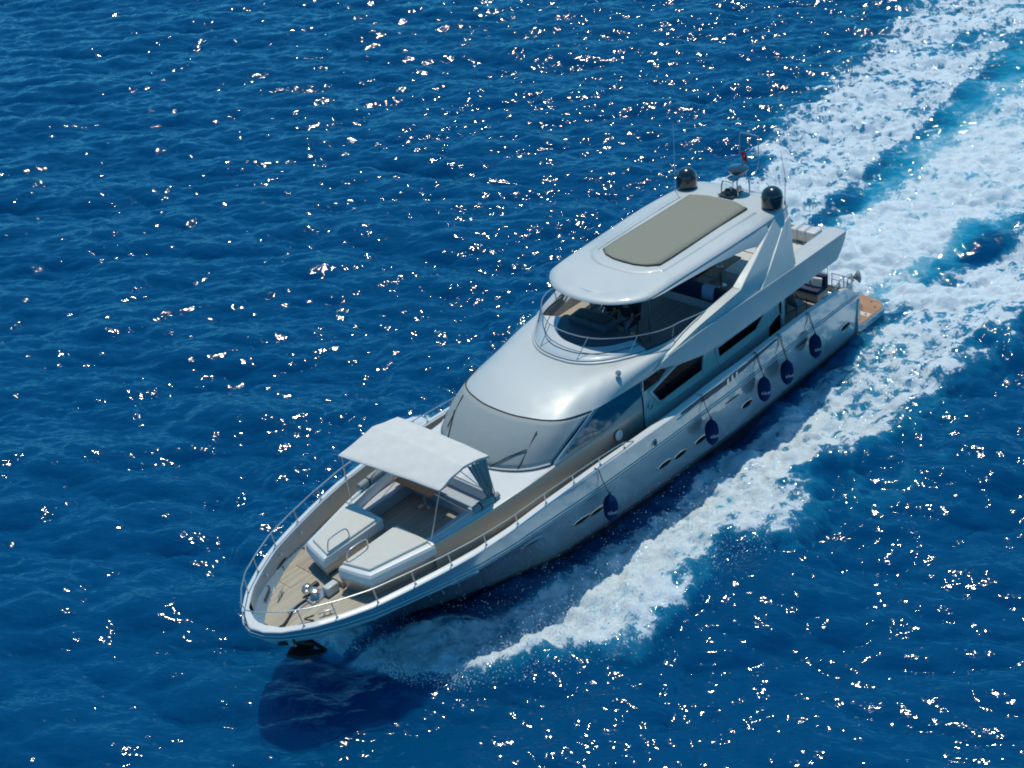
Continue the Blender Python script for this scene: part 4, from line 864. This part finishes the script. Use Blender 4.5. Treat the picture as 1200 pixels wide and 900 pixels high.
# radar mast
rm = MB()
for x, y in ((3.15, -0.28), (3.15, 0.28), (3.85, -0.28), (3.85, 0.28)):
    rm.tube(spline([(x, y * 1.25, 6.60), (x, y * 1.15, 7.0), (x + (3.5 - x) * 0.25, y * 0.9, 7.16), (3.5, y * 0.5, 7.2)], 4), 0.026, 7)
mast = rm.build('radar_mast', M_CHROME, yacht)
MB().prism([(3.2, -0.3), (3.9, -0.3), (3.9, 0.15), (3.2, 0.15)], 7.14, 7.19).build('mast_plate', M_WHITE, mast, bevel=0.02)
MB().lathe([(0.10, 0.0), (0.22, 0.05), (0.34, 0.15), (0.37, 0.22), (0.36, 0.25), (0.2, 0.28), (0.02, 0.29)], (3.4, 0.05, 7.27), 30).build('radar_dome', M_DOME, mast, smooth=40)
MB().lathe([(0.02, -0.16), (0.05, -0.15), (0.07, 0.0), (0.13, 0.10), (0.13, 0.13), (0.05, 0.08)], (3.9, 0.02, 6.88), 18, (1, 0.2, -0.1)).build('horn', M_DOME, mast)
MB().lathe([(0.07, -0.1), (0.10, 0.0), (0.10, 0.06)], (3.75, 0.33, 6.95), 14, (1, 0.5, 0)).build('searchlight', M_CHROME, mast)
MB().box(3.45, 4.15, -0.30, 0.30, 6.715, 6.735).build('mast_foot', M_DARKF, mast)
gz = [(2.95, 0.30, 7.12), (2.72, 0.35, 7.22), (2.62, 0.36, 7.5), (2.60, 0.36, 8.35), (2.62, 0.3, 8.45), (2.66, -0.25, 8.48), (2.68, -0.33, 8.4), (2.70, -0.33, 7.9), (2.72, -0.33, 7.6)]
MB().tube(spline(gz, 4), 0.018, 7).build('light_gantry', M_CHROME, mast)
MB().lathe([(0.04, 0), (0.05, 0.02), (0.05, 0.10), (0.03, 0.12)], (2.64, 0.0, 8.47), 12).build('masthead_light', M_WHITE, mast)
MB().tube([(2.85, 0.85, 6.58), (2.8, 0.9, 6.8), (2.78, 0.78, 6.86)], 0.014, 6).build('vent_pipe', M_CHROME, yacht)
for x, y, z, h in ((4.28, -2.0, 6.55, 2.6), (3.4, 1.93, 6.5, 2.1)):
    a_ = MB().lathe([(0.03, 0), (0.025, 0.15), (0.012, 0.2)], (x, y, z), 10).tube([(x, y, z + 0.15), (x - 0.02, y, z + h * .5), (x + (0.25 if y > 0 else -0.05), y, z + h)], [0.012, 0.010, 0.006], 6).build('whip_antenna', M_WHITE if y < 0 else M_BLACK, yacht)
# flag
flg = empty('flag', (2.70, -0.33, 7.45)); tag(flg, 'small red flag with white crescent and star on the radar mast', 'flag')
fr_ = [[(-0.03 - 0.10 * math.sin(u * 5) * u - 0.42 * u, 0.02 + 0.06 * math.sin(u * 6 + v * 1.5), -v * 0.36 - 0.16 * u + 0.33) for u in np.linspace(0, 1, 14)] for v in np.linspace(0, 1, 8)]
def flagpt(u, v, o=0.0): return (-0.03 - 0.10 * math.sin(u * 5) * u - 0.42 * u, 0.02 + 0.06 * math.sin(u * 6 + v * 1.5) + o, -v * 0.36 - 0.16 * u + 0.33)
MB().loft([[flagpt(u, v) for u in np.linspace(0, 1, 14)] for v in np.linspace(0, 1, 8)]).build('cloth', M_RED, flg, smooth=80, solid=0.004)
em = MB(); asp = 0.36 / 0.5
for o_ in (0.006, -0.006):
    for (cu_, r1_, cu2, r2_) in ((0.36, 0.25, 0.40, 0.20),):
        N_ = 22; outer = [(cu_ - r1_ * asp * math.cos(a), 0.5 - r1_ * math.sin(a)) for a in np.linspace(-2.35, 2.35, N_)]; inner = [(cu2 - r2_ * asp * math.cos(a), 0.5 - r2_ * math.sin(a)) for a in np.linspace(-2.6, 2.6, N_)]
        em.loft([[flagpt(*p, o_) for p in outer], [flagpt(*p, o_) for p in inner]])
    sp_ = []; 
    for k in range(10):
        r_ = 0.12 if k % 2 == 0 else 0.048; a = math.pi + k * math.pi / 5; sp_.append(flagpt(0.64 + r_ * asp * math.cos(a), 0.5 + r_ * math.sin(a), o_))
    c_ = flagpt(0.64, 0.5, o_); em.add([c_] + sp_, [(0, 1 + k, 1 + (k + 1) % 10) for k in range(10)])
em.build('emblem', M_FLAGW, flg)

# ================================================================ loose things
# life raft canister
lr = empty('life_raft', (1.10, 1.35, 4.085)); tag(lr, 'white life raft box strapped on the aft end of the upper deck', 'life raft')
MB().box(-0.28, 0.28, -0.52, 0.52, 0.06, 0.50).build('canister', M_WHITE, lr, bevel=0.07, seg=4)
for y in (-0.22, 0.12):
    MB().tube([(-0.32, y, 0.0), (-0.32, y, 0.50), (-0.27, y, 0.55), (0.27, y, 0.55), (0.32, y, 0.50), (0.32, y, 0.0)], 0.014, 6).build('strap_frame', M_CHROME, lr)
# fly sofa (navy), its table, towel
sf = empty('flybridge_sofa', (6.0, 0.6, 4.085)); tag(sf, 'U shaped navy blue sofa with white base under the hardtop', 'sofa')
bse = MB().box(0.55, 1.22, -1.15, 1.62, 0, 0.30).box(-1.3, 0.55, 1.02, 1.62, 0, 0.30).box(0.2, 0.55, -1.15, -0.6, 0, 0.30).build('sofa_base', M_WHITE, sf, bevel=0.02)
MB().box(0.5, 1.15, -1.1, 1.58, 0.30, 0.46).box(-1.25, 0.5, 1.0, 1.58, 0.30, 0.46).box(0.2, 0.5, -1.1, -0.58, 0.30, 0.46).build('seat', M_NAVY, sf, bevel=0.04, seg=3)
MB().box(1.0, 1.2, -1.12, 1.6, 0.30, 0.86).box(-1.25, 1.0, 1.42, 1.62, 0.42, 0.86).build('backrest', M_NAVY, sf, bevel=0.05, seg=3)
ft = empty('flybridge_table', (5.75, 0.72, 4.085)); tag(ft, 'dark wooden dining table between the navy sofa seats on the flybridge', 'table')
MB().prism([(-1.2, -0.22), (0.55, -0.22), (0.55, 0.2), (-1.2, 0.2)], 0.68, 0.73).build('tabletop', M_TAN, ft, bevel=0.02)
MB().lathe([(0.2, 0), (0.2, 0.02), (0.05, 0.05), (0.05, 0.68)], (-0.2, 0, 0), 16).build('pedestal', M_CHROME, ft)
rdc = empty('red_seat', (5.35, 0.02, 4.085)); tag(rdc, 'dark red upholstered bench seat behind the flybridge table', 'bench')
MB().box(-0.9, 0.9, -0.25, 0.25, 0.5, 0.62).build('seat', M_REDU, rdc, bevel=0.04, seg=3)
MB().box(-0.9, 0.9, -0.34, -0.22, 0.55, 1.05).build('backrest', M_REDU, rdc, bevel=0.04, seg=3)
MB().box(-0.85, 0.85, -0.2, 0.2, 0.0, 0.5).build('bench_base', M_WHITE, rdc, bevel=0.02)
tw = MB().loft([[(7.28 + 0.02 * math.sin(y * 20), y, 4.52), (7.26, y, 4.75 + 0.01 * math.sin(y * 25)), (7.22, y, 4.965), (7.0, y, 4.968), (6.94, y, 4.72), (6.86 + 0.02 * math.sin(y * 14), y, 4.58)] for y in np.linspace(1.15, 1.62, 12)]).build('towel', M_TOWEL, None, solid=0.015, smooth=60)
tag(tw, 'pale blue towel draped over the back of the navy flybridge sofa', 'towel')
bt = empty('tableware', (5.55, 0.7, 4.82)); tag(bt, 'small white cup and plate on the flybridge table', 'tableware')
MB().lathe([(0.05, 0), (0.13, 0.015), (0.13, 0.022), (0.02, 0.012)], (0, 0, 0), 18).build('plate', M_WHITE, bt)
MB().lathe([(0.03, 0.01), (0.045, 0.10), (0.04, 0.10), (0.026, 0.02)], (0, 0, 0), 14).build('cup', M_WHITE, bt)
# starboard bench beside the helm
sb = empty('companion_bench', (10.9, -1.75, 4.085)); tag(sb, 'tan bench seat along the starboard side of the flybridge helm', 'bench')
MB().box(-1.6, 0.35, -0.42, 0.25, 0.0, 0.40).build('bench_base', M_WHITE, sb, bevel=0.03); MB().box(-1.55, 0.32, -0.38, 0.22, 0.40, 0.52).build('seat', M_TAN, sb, bevel=0.04, seg=3)
MB().box(-1.6, -1.45, -0.40, 0.25, 0.4, 0.95).build('backrest', M_TAN, sb, bevel=0.04, seg=3)
# helm seats + people
def helm_seat():
    r = empty('helm_seat', (0, 0, 0)); tag(r, 'x', 'seat', 'helm seats on the flybridge')
    MB().lathe([(0.22, 0), (0.22, 0.02), (0.06, 0.06), (0.06, 0.45)], (0, 0, 0), 16).build('pedestal', M_CHROME, r)
    MB().box(-0.25, 0.27, -0.27, 0.27, 0.43, 0.56).build('seat', M_DARKF, r, bevel=0.05, seg=3)
    MB().add([(-0.24, -0.26, 0.5), (-0.24, 0.26, 0.5), (-0.38, 0.24, 1.15), (-0.38, -0.24, 1.15), (-0.36, -0.26, 0.5), (-0.36, 0.26, 0.5), (-0.49, 0.24, 1.15), (-0.49, -0.24, 1.15)], [(0, 1, 2, 3), (4, 7, 6, 5), (0, 4, 5, 1), (3, 2, 6, 7), (0, 3, 7, 4), (1, 5, 6, 2)]).build('backrest', M_DARKF, r, bevel=0.04, seg=3)
    for s in (1, -1): MB().tube(spline([(-0.36, s * 0.30, 0.78), (-0.1, s * 0.31, 0.80), (0.16, s * 0.31, 0.76)], 4), 0.022, 7).build('armrest', M_CHROME, r)
    return r
hs0 = helm_seat(); hs1 = copy_tree(hs0)
hs0.location = (9.95, -0.62, 4.085); hs0.rotation_euler = (0, 0, 0.0); hs0['label'] = 'dark pedestal helm seat nearer the starboard side, under the man behind the wheel'
hs1.location = (9.95, 0.12, 4.085); hs1.rotation_euler = (0, 0, -0.05); hs1['label'] = 'dark pedestal helm seat beside the roof post, under the person with open knees'

def skin_body(name, verts, edges, root, mt, parent, sub=2):
    me = bpy.data.meshes.new(name); bm = bmesh.new(); L = bm.verts.layers.skin.verify()
    vs = []
    for i, (co_, r_) in enumerate(verts):
        v = bm.verts.new(co_); v[L].radius = (r_[0], r_[1]) if isinstance(r_, tuple) else (r_, r_); v[L].use_root = (i == root); vs.append(v)
    for a, b_ in edges: bm.edges.new((vs[a], vs[b_]))
    bm.to_mesh(me); bm.free(); me.materials.append(mt)
    o = bpy.data.objects.new(name, me); C.objects.link(o); o.parent = parent
    md = o.modifiers.new('skin', 'SKIN'); md.use_smooth_shade = True
    if sub: sd = o.modifiers.new('sub', 'SUBSURF'); sd.levels = sub; sd.render_levels = sub
    return o
def person(label, loc, rz, knee=0.12, lean=0.0, cap=False):
    r = empty('person', loc, rz); tag(r, label, 'person', 'people at the flybridge helm')
    V = [((0, 0, 0.06), (0.13, 0.17)), ((-0.04 + lean * .3, 0, 0.22), (0.11, 0.14)), ((-0.05 + lean * .8, 0, 0.42), (0.12, 0.17)), ((-0.03 + lean, 0, 0.54), (0.06, 0.07)), ((0.0 + lean, 0, 0.60), 0.052), ((0.03 + lean, 0, 0.70), (0.085, 0.075)), ((0.02 + lean, 0, 0.79), (0.075, 0.07))]
    E_ = [(0, 1), (1, 2), (2, 3), (3, 4), (4, 5), (5, 6)]
    for s in (1, -1):
        n = len(V)
        V += [((0.05, s * 0.10, 0.05), 0.088), ((0.25, s * (0.10 + knee * .5), 0.08), 0.075), ((0.47, s * (0.08 + knee), 0.08), 0.056), ((0.50, s * (0.08 + knee), -0.12), 0.052), ((0.46, s * (0.08 + knee), -0.36), 0.036), ((0.47, s * (0.08 + knee), -0.41), 0.04), ((0.60, s * (0.09 + knee), -0.435), 0.034)]
        E_ += [(0, n), (n, n + 1), (n + 1, n + 2), (n + 2, n + 3), (n + 3, n + 4), (n + 4, n + 5), (n + 5, n + 6)]
        n = len(V)
        V += [((-0.05 + lean, s * 0.16, 0.47), 0.062), ((0.02 + lean * .8, s * 0.25, 0.26), 0.046), ((0.20, s * 0.20, 0.16), 0.034), ((0.30, s * 0.14, 0.155), 0.024), ((0.35, s * 0.125, 0.15), (0.022, 0.036))]
        E_ += [(2, n), (n, n + 1), (n + 1, n + 2), (n + 2, n + 3), (n + 3, n + 4)]
        h = n + 4
        for j, (dy, ln) in enumerate(((-0.030, 0.075), (-0.010, 0.085), (0.010, 0.08), (0.030, 0.062))):
            m0 = len(V); V += [((0.375, s * 0.125 + dy, 0.148), 0.0095), ((0.375 + ln * .55, s * 0.125 + dy * 1.1, 0.140), 0.0085), ((0.375 + ln * .85, s * 0.125 + dy * 1.1, 0.115), 0.0075)]; E_ += [(h, m0), (m0, m0 + 1), (m0 + 1, m0 + 2)]
        m0 = len(V); V += [((0.34, s * 0.125 - s * 0.045, 0.14), 0.011), ((0.37, s * 0.125 - s * 0.058, 0.13), 0.009)]; E_ += [(n + 3, m0), (m0, m0 + 1)]
    body = skin_body('body', V, E_, 0, M_SKIN, r)
    # face features
    fx = 0.03 + lean
    MB().lathe([(0.006, 0.0), (0.016, 0.012), (0.012, 0.03), (0.004, 0.05)], (fx + 0.083, 0, 0.695), 8, (0.35, 0, 1)).build('nose', M_SKIN, r)
    for s in (1, -1):
        MB().lathe([(0.002, 0), (0.011, 0.004), (0.012, 0.010), (0.002, 0.014)], (fx + 0.074, s * 0.030, 0.725), 8, (1, 0, 0)).build('eye', M_BLACK, r)
        MB().lathe([(0.004, 0), (0.022, 0.004), (0.026, 0.012), (0.006, 0.014)], (fx - 0.005, s * 0.072, 0.71), 10, (0, s, 0)).build('ear', M_SKIN, r)
    # shirt
    Vs = [((0.0, 0, 0.10), (0.14, 0.18)), ((-0.04 + lean * .3, 0, 0.22), (0.125, 0.155)), ((-0.05 + lean * .8, 0, 0.42), (0.135, 0.185)), ((-0.03 + lean, 0, 0.53), (0.075, 0.09))]; Es = [(0, 1), (1, 2), (2, 3)]
    for s in (1, -1):
        n = len(Vs); Vs += [((-0.05 + lean, s * 0.165, 0.47), 0.075), ((-0.01 + lean * .9, s * 0.225, 0.34), 0.062)]; Es += [(2, n), (n, n + 1)]
    skin_body('shirt', Vs, Es, 0, M_SHIRT, r)
    Vj = [((0, 0, 0.07), (0.145, 0.185))]; Ej = []
    for s in (1, -1):
        n = len(Vj); Vj += [((0.06, s * 0.10, 0.055), 0.10), ((0.25, s * (0.10 + knee * .5), 0.085), 0.088), ((0.475, s * (0.08 + knee), 0.08), 0.068), ((0.505, s * (0.08 + knee), -0.12), 0.062), ((0.465, s * (0.08 + knee), -0.33), 0.052)]
        Ej += [(0, n), (n, n + 1), (n + 1, n + 2), (n + 2, n + 3), (n + 3, n + 4)]
    skin_body('trousers', Vj, Ej, 0, M_JEANS, r)
    MB().lathe([(0.088, 0.0), (0.092, 0.03), (0.08, 0.075), (0.045, 0.105), (0.01, 0.115)], (fx - 0.012, 0, 0.735), 16).build('hair', M_HAIR, r, smooth=80)
    for s in (1, -1):
        MB().add([(0.40, s * (0.09 + knee) - 0.045, -0.475), (0.40, s * (0.09 + knee) + 0.045, -0.475), (0.66, s * (0.09 + knee) + 0.045, -0.475), (0.66, s * (0.09 + knee) - 0.045, -0.475), (0.41, s * (0.09 + knee) - 0.04, -0.40), (0.41, s * (0.09 + knee) + 0.04, -0.40), (0.64, s * (0.09 + knee) + 0.035, -0.425), (0.64, s * (0.09 + knee) - 0.035, -0.425)], [(0, 1, 2, 3), (4, 7, 6, 5), (0, 4, 5, 1), (3, 2, 6, 7), (0, 3, 7, 4), (1, 5, 6, 2)]).build('shoe', M_BLACK, r, bevel=0.02)
    return r
person('seated person in dark shirt and jeans in the starboard helm seat', (9.98, -0.62, 4.625), 0.05, 0.08, 0.0)
person('seated person in dark shirt and jeans with open knees in the port helm seat', (9.98, 0.12, 4.625), 0.10, 0.17, 0.04)
MB().tube([(10.0, 0.62, 4.95), (10.35, 0.78, 4.5), (10.05, 0.70, 4.1)], 0.02, 6).tube([(10.0, 0.45, 4.9), (10.4, 0.85, 5.0)], 0.02, 6).build('side_stay', M_BLACK, yacht)

# ---- aft cockpit furniture
MB().box(0.12, 4.0, -2.85, 2.85, 1.55, 1.615).build('cockpit_sole', M_TEAKD, yacht)
so_f = empty('aft_sofa', (0.62, 0.9, 1.615)); tag(so_f, 'navy cushioned sofa facing forward at the back of the aft cockpit', 'sofa')
MB().box(-0.30, 0.42, -1.9, 0.92, 0, 0.30).build('sofa_base', M_GEL, so_f, bevel=0.03)
MB().box(-0.1, 0.42, -1.85, 0.90, 0.30, 0.46).build('seat', M_NAVY, so_f, bevel=0.04, seg=3)
MB().box(-0.32, -0.1, -1.88, 0.92, 0.30, 0.88).build('backrest', M_NAVY, so_f, bevel=0.05, seg=3)
for y, rz, lb in ((1.55, 0.2, 'white scatter cushion leaning at the port end of the aft sofa'), (1.15, -0.15, 'white scatter cushion next along the aft sofa towards the middle')):
    c_ = MB().box(-0.06, 0.06, -0.2, 0.2, -0.18, 0.18).build('scatter_cushion', M_FLAGW, None, bevel=0.055, seg=3)
    c_.location = (0.68, y, 2.26); c_.rotation_euler = (0, -0.35, rz); tag(c_, lb, 'cushion', 'scatter cushions on the aft sofa')
def cchair():
    r = empty('cockpit_chair', (0, 0, 0)); tag(r, 'x', 'chair', 'chairs in the aft cockpit')
    for s in (1, -1):
        MB().tube([(-0.24, s * 0.26, 0.02), (0.26, s * 0.26, 0.02), (0.26, s * 0.26, 0.64), (-0.24, s * 0.26, 0.64)], 0.018, 4, closed=True).build('side_frame', M_BLACK, r)
    MB().box(-0.24, 0.26, -0.25, 0.25, 0.42, 0.48).build('seat', M_COVER, r, bevel=0.02)
    MB().loft([[(-0.22 - 0.10 * t, y, 0.48 + 0.42 * t) for y in np.linspace(-0.25, 0.25, 5)] for t in (0, 0.5, 1)]).build('backrest', M_COVER, r, solid=0.03)
    return r
ch0 = cchair(); ch1 = copy_tree(ch0); ch2 = copy_tree(ch0)
for o_, l_, a_, t_ in ((ch0, (2.15, 1.6, 1.615), 2.9, 'black framed cockpit chair nearest the port bulwark under the wing'), (ch1, (1.75, 0.75, 1.615), 3.1, 'black framed cockpit chair between the sofa and the outer chair'), (ch2, (2.9, 1.15, 1.615), 2.2, 'black framed cockpit chair deepest under the overhang by the saloon')):
    o_.location = l_; o_.rotation_euler = (0, 0, a_); o_['label'] = t_
# stern stair gate and rails
def gate(y0, y1, x, z0, z1, nm='stern_gate'):
    mb = MB().tube([(x, y0, z0), (x, y0, z1), (x, y1, z1), (x, y1, z0)], 0.022, 7)
    for k in range(1, 4): mb.tube([(x, y0, z0 + (z1 - z0) * k / 4), (x, y1, z0 + (z1 - z0) * k / 4)], 0.012, 6)
    return mb.build(nm, M_CHROME, yacht)
gate(1.95, 2.75, 0.28, 1.62, 2.55); gate(-1.6, 1.7, 0.16, 1.75, 2.65, 'stern_rail')
for (x, y) in ((0.9, 2.6), (0.55, 2.75), (1.4, 2.75)): MB().tube(spline([(x, y, 1.62), (x, y, 2.5), (x - 0.12, y, 2.72), (x - 0.32, y, 2.66), (x - 0.36, y, 1.9)], 4), 0.02, 7).build('stair_handrail', M_CHROME, yacht)
MB().tube(spline([(1.9, 2.96, 2.80), (1.5, 2.94, 2.98), (0.7, 2.90, 2.92), (0.25, 2.85, 2.45)], 5), 0.02, 7).build('corner_handrail', M_CHROME, yacht)
for k in range(3): MB().box(-0.1 - 0.22 * k, 0.12 - 0.22 * k, 2.0, 2.7, 0.45, 1.45 - 0.33 * k).build('stern_step', M_TEAKO if k else M_WHITE, yacht, bevel=0.01)
sp2 = MB().lathe([(0.05, -0.28), (0.07, -0.1), (0.16, 0.0), (0.25, 0.05), (0.25, 0.10), (0.14, 0.15), (0.02, 0.16)], (-0.15, 2.72, 2.42), 22, (-0.55, 0.8, 0.15)).build('stern_floodlight', M_COVER, yacht, smooth=50)
MB().tube([(0.3, 2.6, 2.1), (0.0, 2.62, 2.2), (-0.1, 2.62, 2.38)], 0.03, 8).build('light_bracket', M_CHROME, sp2)
for (x) in (0.75, 2.4): cleat(x, 2.93, sheer(x)[1] - 0.01, 0, 0.15)
cap_b = MB().lathe([(0.10, 0), (0.12, 0.06), (0.10, 0.16), (0.05, 0.22)], (0.55, 2.82, 2.22), 12).build('mooring_winch', M_CHROME, yacht)

# ---------------------------------------------------------------- fenders hung along the port side
def text_mesh(body, size):
    cu = bpy.data.curves.new('t', 'FONT'); cu.body = body; cu.size = size; cu.align_x = 'CENTER'; cu.align_y = 'CENTER'; cu.extrude = 0.0; cu.resolution_u = 3
    o = bpy.data.objects.new('t', cu); C.objects.link(o); bpy.context.view_layer.update()
    me = bpy.data.meshes.new_from_object(o.evaluated_get(bpy.context.evaluated_depsgraph_get())); bpy.data.objects.remove(o); return me
def fender():
    r = empty('fender', (0, 0, 0)); tag(r, 'x', 'fender', 'navy fenders hanging along the port side')
    R0 = 0.235; H0 = 0.50
    prof = [(0.02, -0.54), (0.06, -0.50), (0.14, -0.43), (0.205, -0.32), (0.24, -0.16), (0.245, 0), (0.24, 0.16), (0.205, 0.30), (0.15, 0.40), (0.08, 0.46), (0.045, 0.52)]
    MB().lathe(prof, (0, 0, 0), 26).build('fender_cover', M_FENDER, r, smooth=60)
    lip = MB().tube([(0.045 * math.cos(a), 0, 0.56 + 0.045 * math.sin(a)) for a in np.linspace(0, 2 * math.pi, 14)[:-1]], 0.014, 6, closed=True).build('eye_ring', M_RUBBER, r)
    me = text_mesh('silver', 0.20); n = len(me.vertices); co = np.empty(n * 3); me.vertices.foreach_get('co', co); co = co.reshape(-1, 3)
    a0 = math.radians(60); rr_ = R0 + 0.014; th = a0 - co[:, 0] / rr_ * 0.95      # text runs towards the stern, as read from outside
    th = a0 + co[:, 0] / rr_ * 0.95
    new = np.stack([rr_ * np.cos(th), rr_ * np.sin(th), co[:, 1] - 0.06], -1); me.vertices.foreach_set('co', new.ravel()); me.materials.append(M_TEXTW)
    o = bpy.data.objects.new('lettering', me); C.objects.link(o); o.parent = r
    return r
f0 = fender()
FD = [(15.25, 1.70, 3.25), (10.03, 1.50, 3.07), (6.97, 1.52, 3.02), (5.53, 1.44, 3.02), (3.68, 1.56, 2.97)]
FL_ = ['navy fender nearest the bow, alone below the foremost side glass', 'navy fender hanging beside the open slot, second from the bow', 'navy fender in the middle of the five, under the steel bars', 'navy fender second from the stern, beside the aft saloon window', 'navy fender nearest the stern, by the aft cockpit']
FO = [f0] + [copy_tree(f0) for _ in FD[1:]]
for i, (x, z, zt) in enumerate(FD):
    o_ = FO[i]
    y = max(hull_y(x, z + 0.3), hull_y(x, z), knuckle(x)[0] - 0.03) + 0.28
    o_.location = (x, y - 0.02, z); o_.scale = (0.92, 0.92, 0.90); o_.rotation_euler = (R_(3), R_(-4), R_((0, 8, -6, 5, 12)[i])); o_['label'] = FL_[i]
for i, o_ in enumerate(FO):
    x, z, zt = FD[i]; y = o_.location.y
    cy = sheer(x)[0] + 0.02
    rp = MB()
    a = (x + 0.22, cy - 0.10, sheer(x + .2)[1] + 0.03); pts = [a, (x + 0.20, cy + 0.02, sheer(x + .2)[1] + 0.01), (x + 0.12, cy + 0.06, (sheer(x)[1] + z + 0.68) / 2), (x + 0.045, y, z + 0.58)]
    rp.tube(pts, 0.013, 6)
    if i > 1: rp.tube([(p[0] - 0.07, p[1], p[2]) for p in pts[:-1]] + [pts[-1]], 0.013, 6)
    ro_ = rp.build('fender_rope', M_ROPE, None)
    # rope is a part of its fender
    ro_.parent = o_; bpy.context.view_layer.update(); ro_.matrix_parent_inverse = o_.matrix_world.inverted()
    MB().lathe([(0.03, 0), (0.03, 0.03), (0.015, 0.05)], (a[0], a[1], a[2] - 0.03), 8).build('rope_fitting', M_CHROME, yacht)
# parts of parts: their meshes are in world coordinates, so keep them there
bpy.context.view_layer.update()
for o in list(bpy.data.objects):
    p = o.parent
    if p is not None and p.type == 'MESH' and p.parent is yacht: o.matrix_parent_inverse = p.matrix_world.inverted()
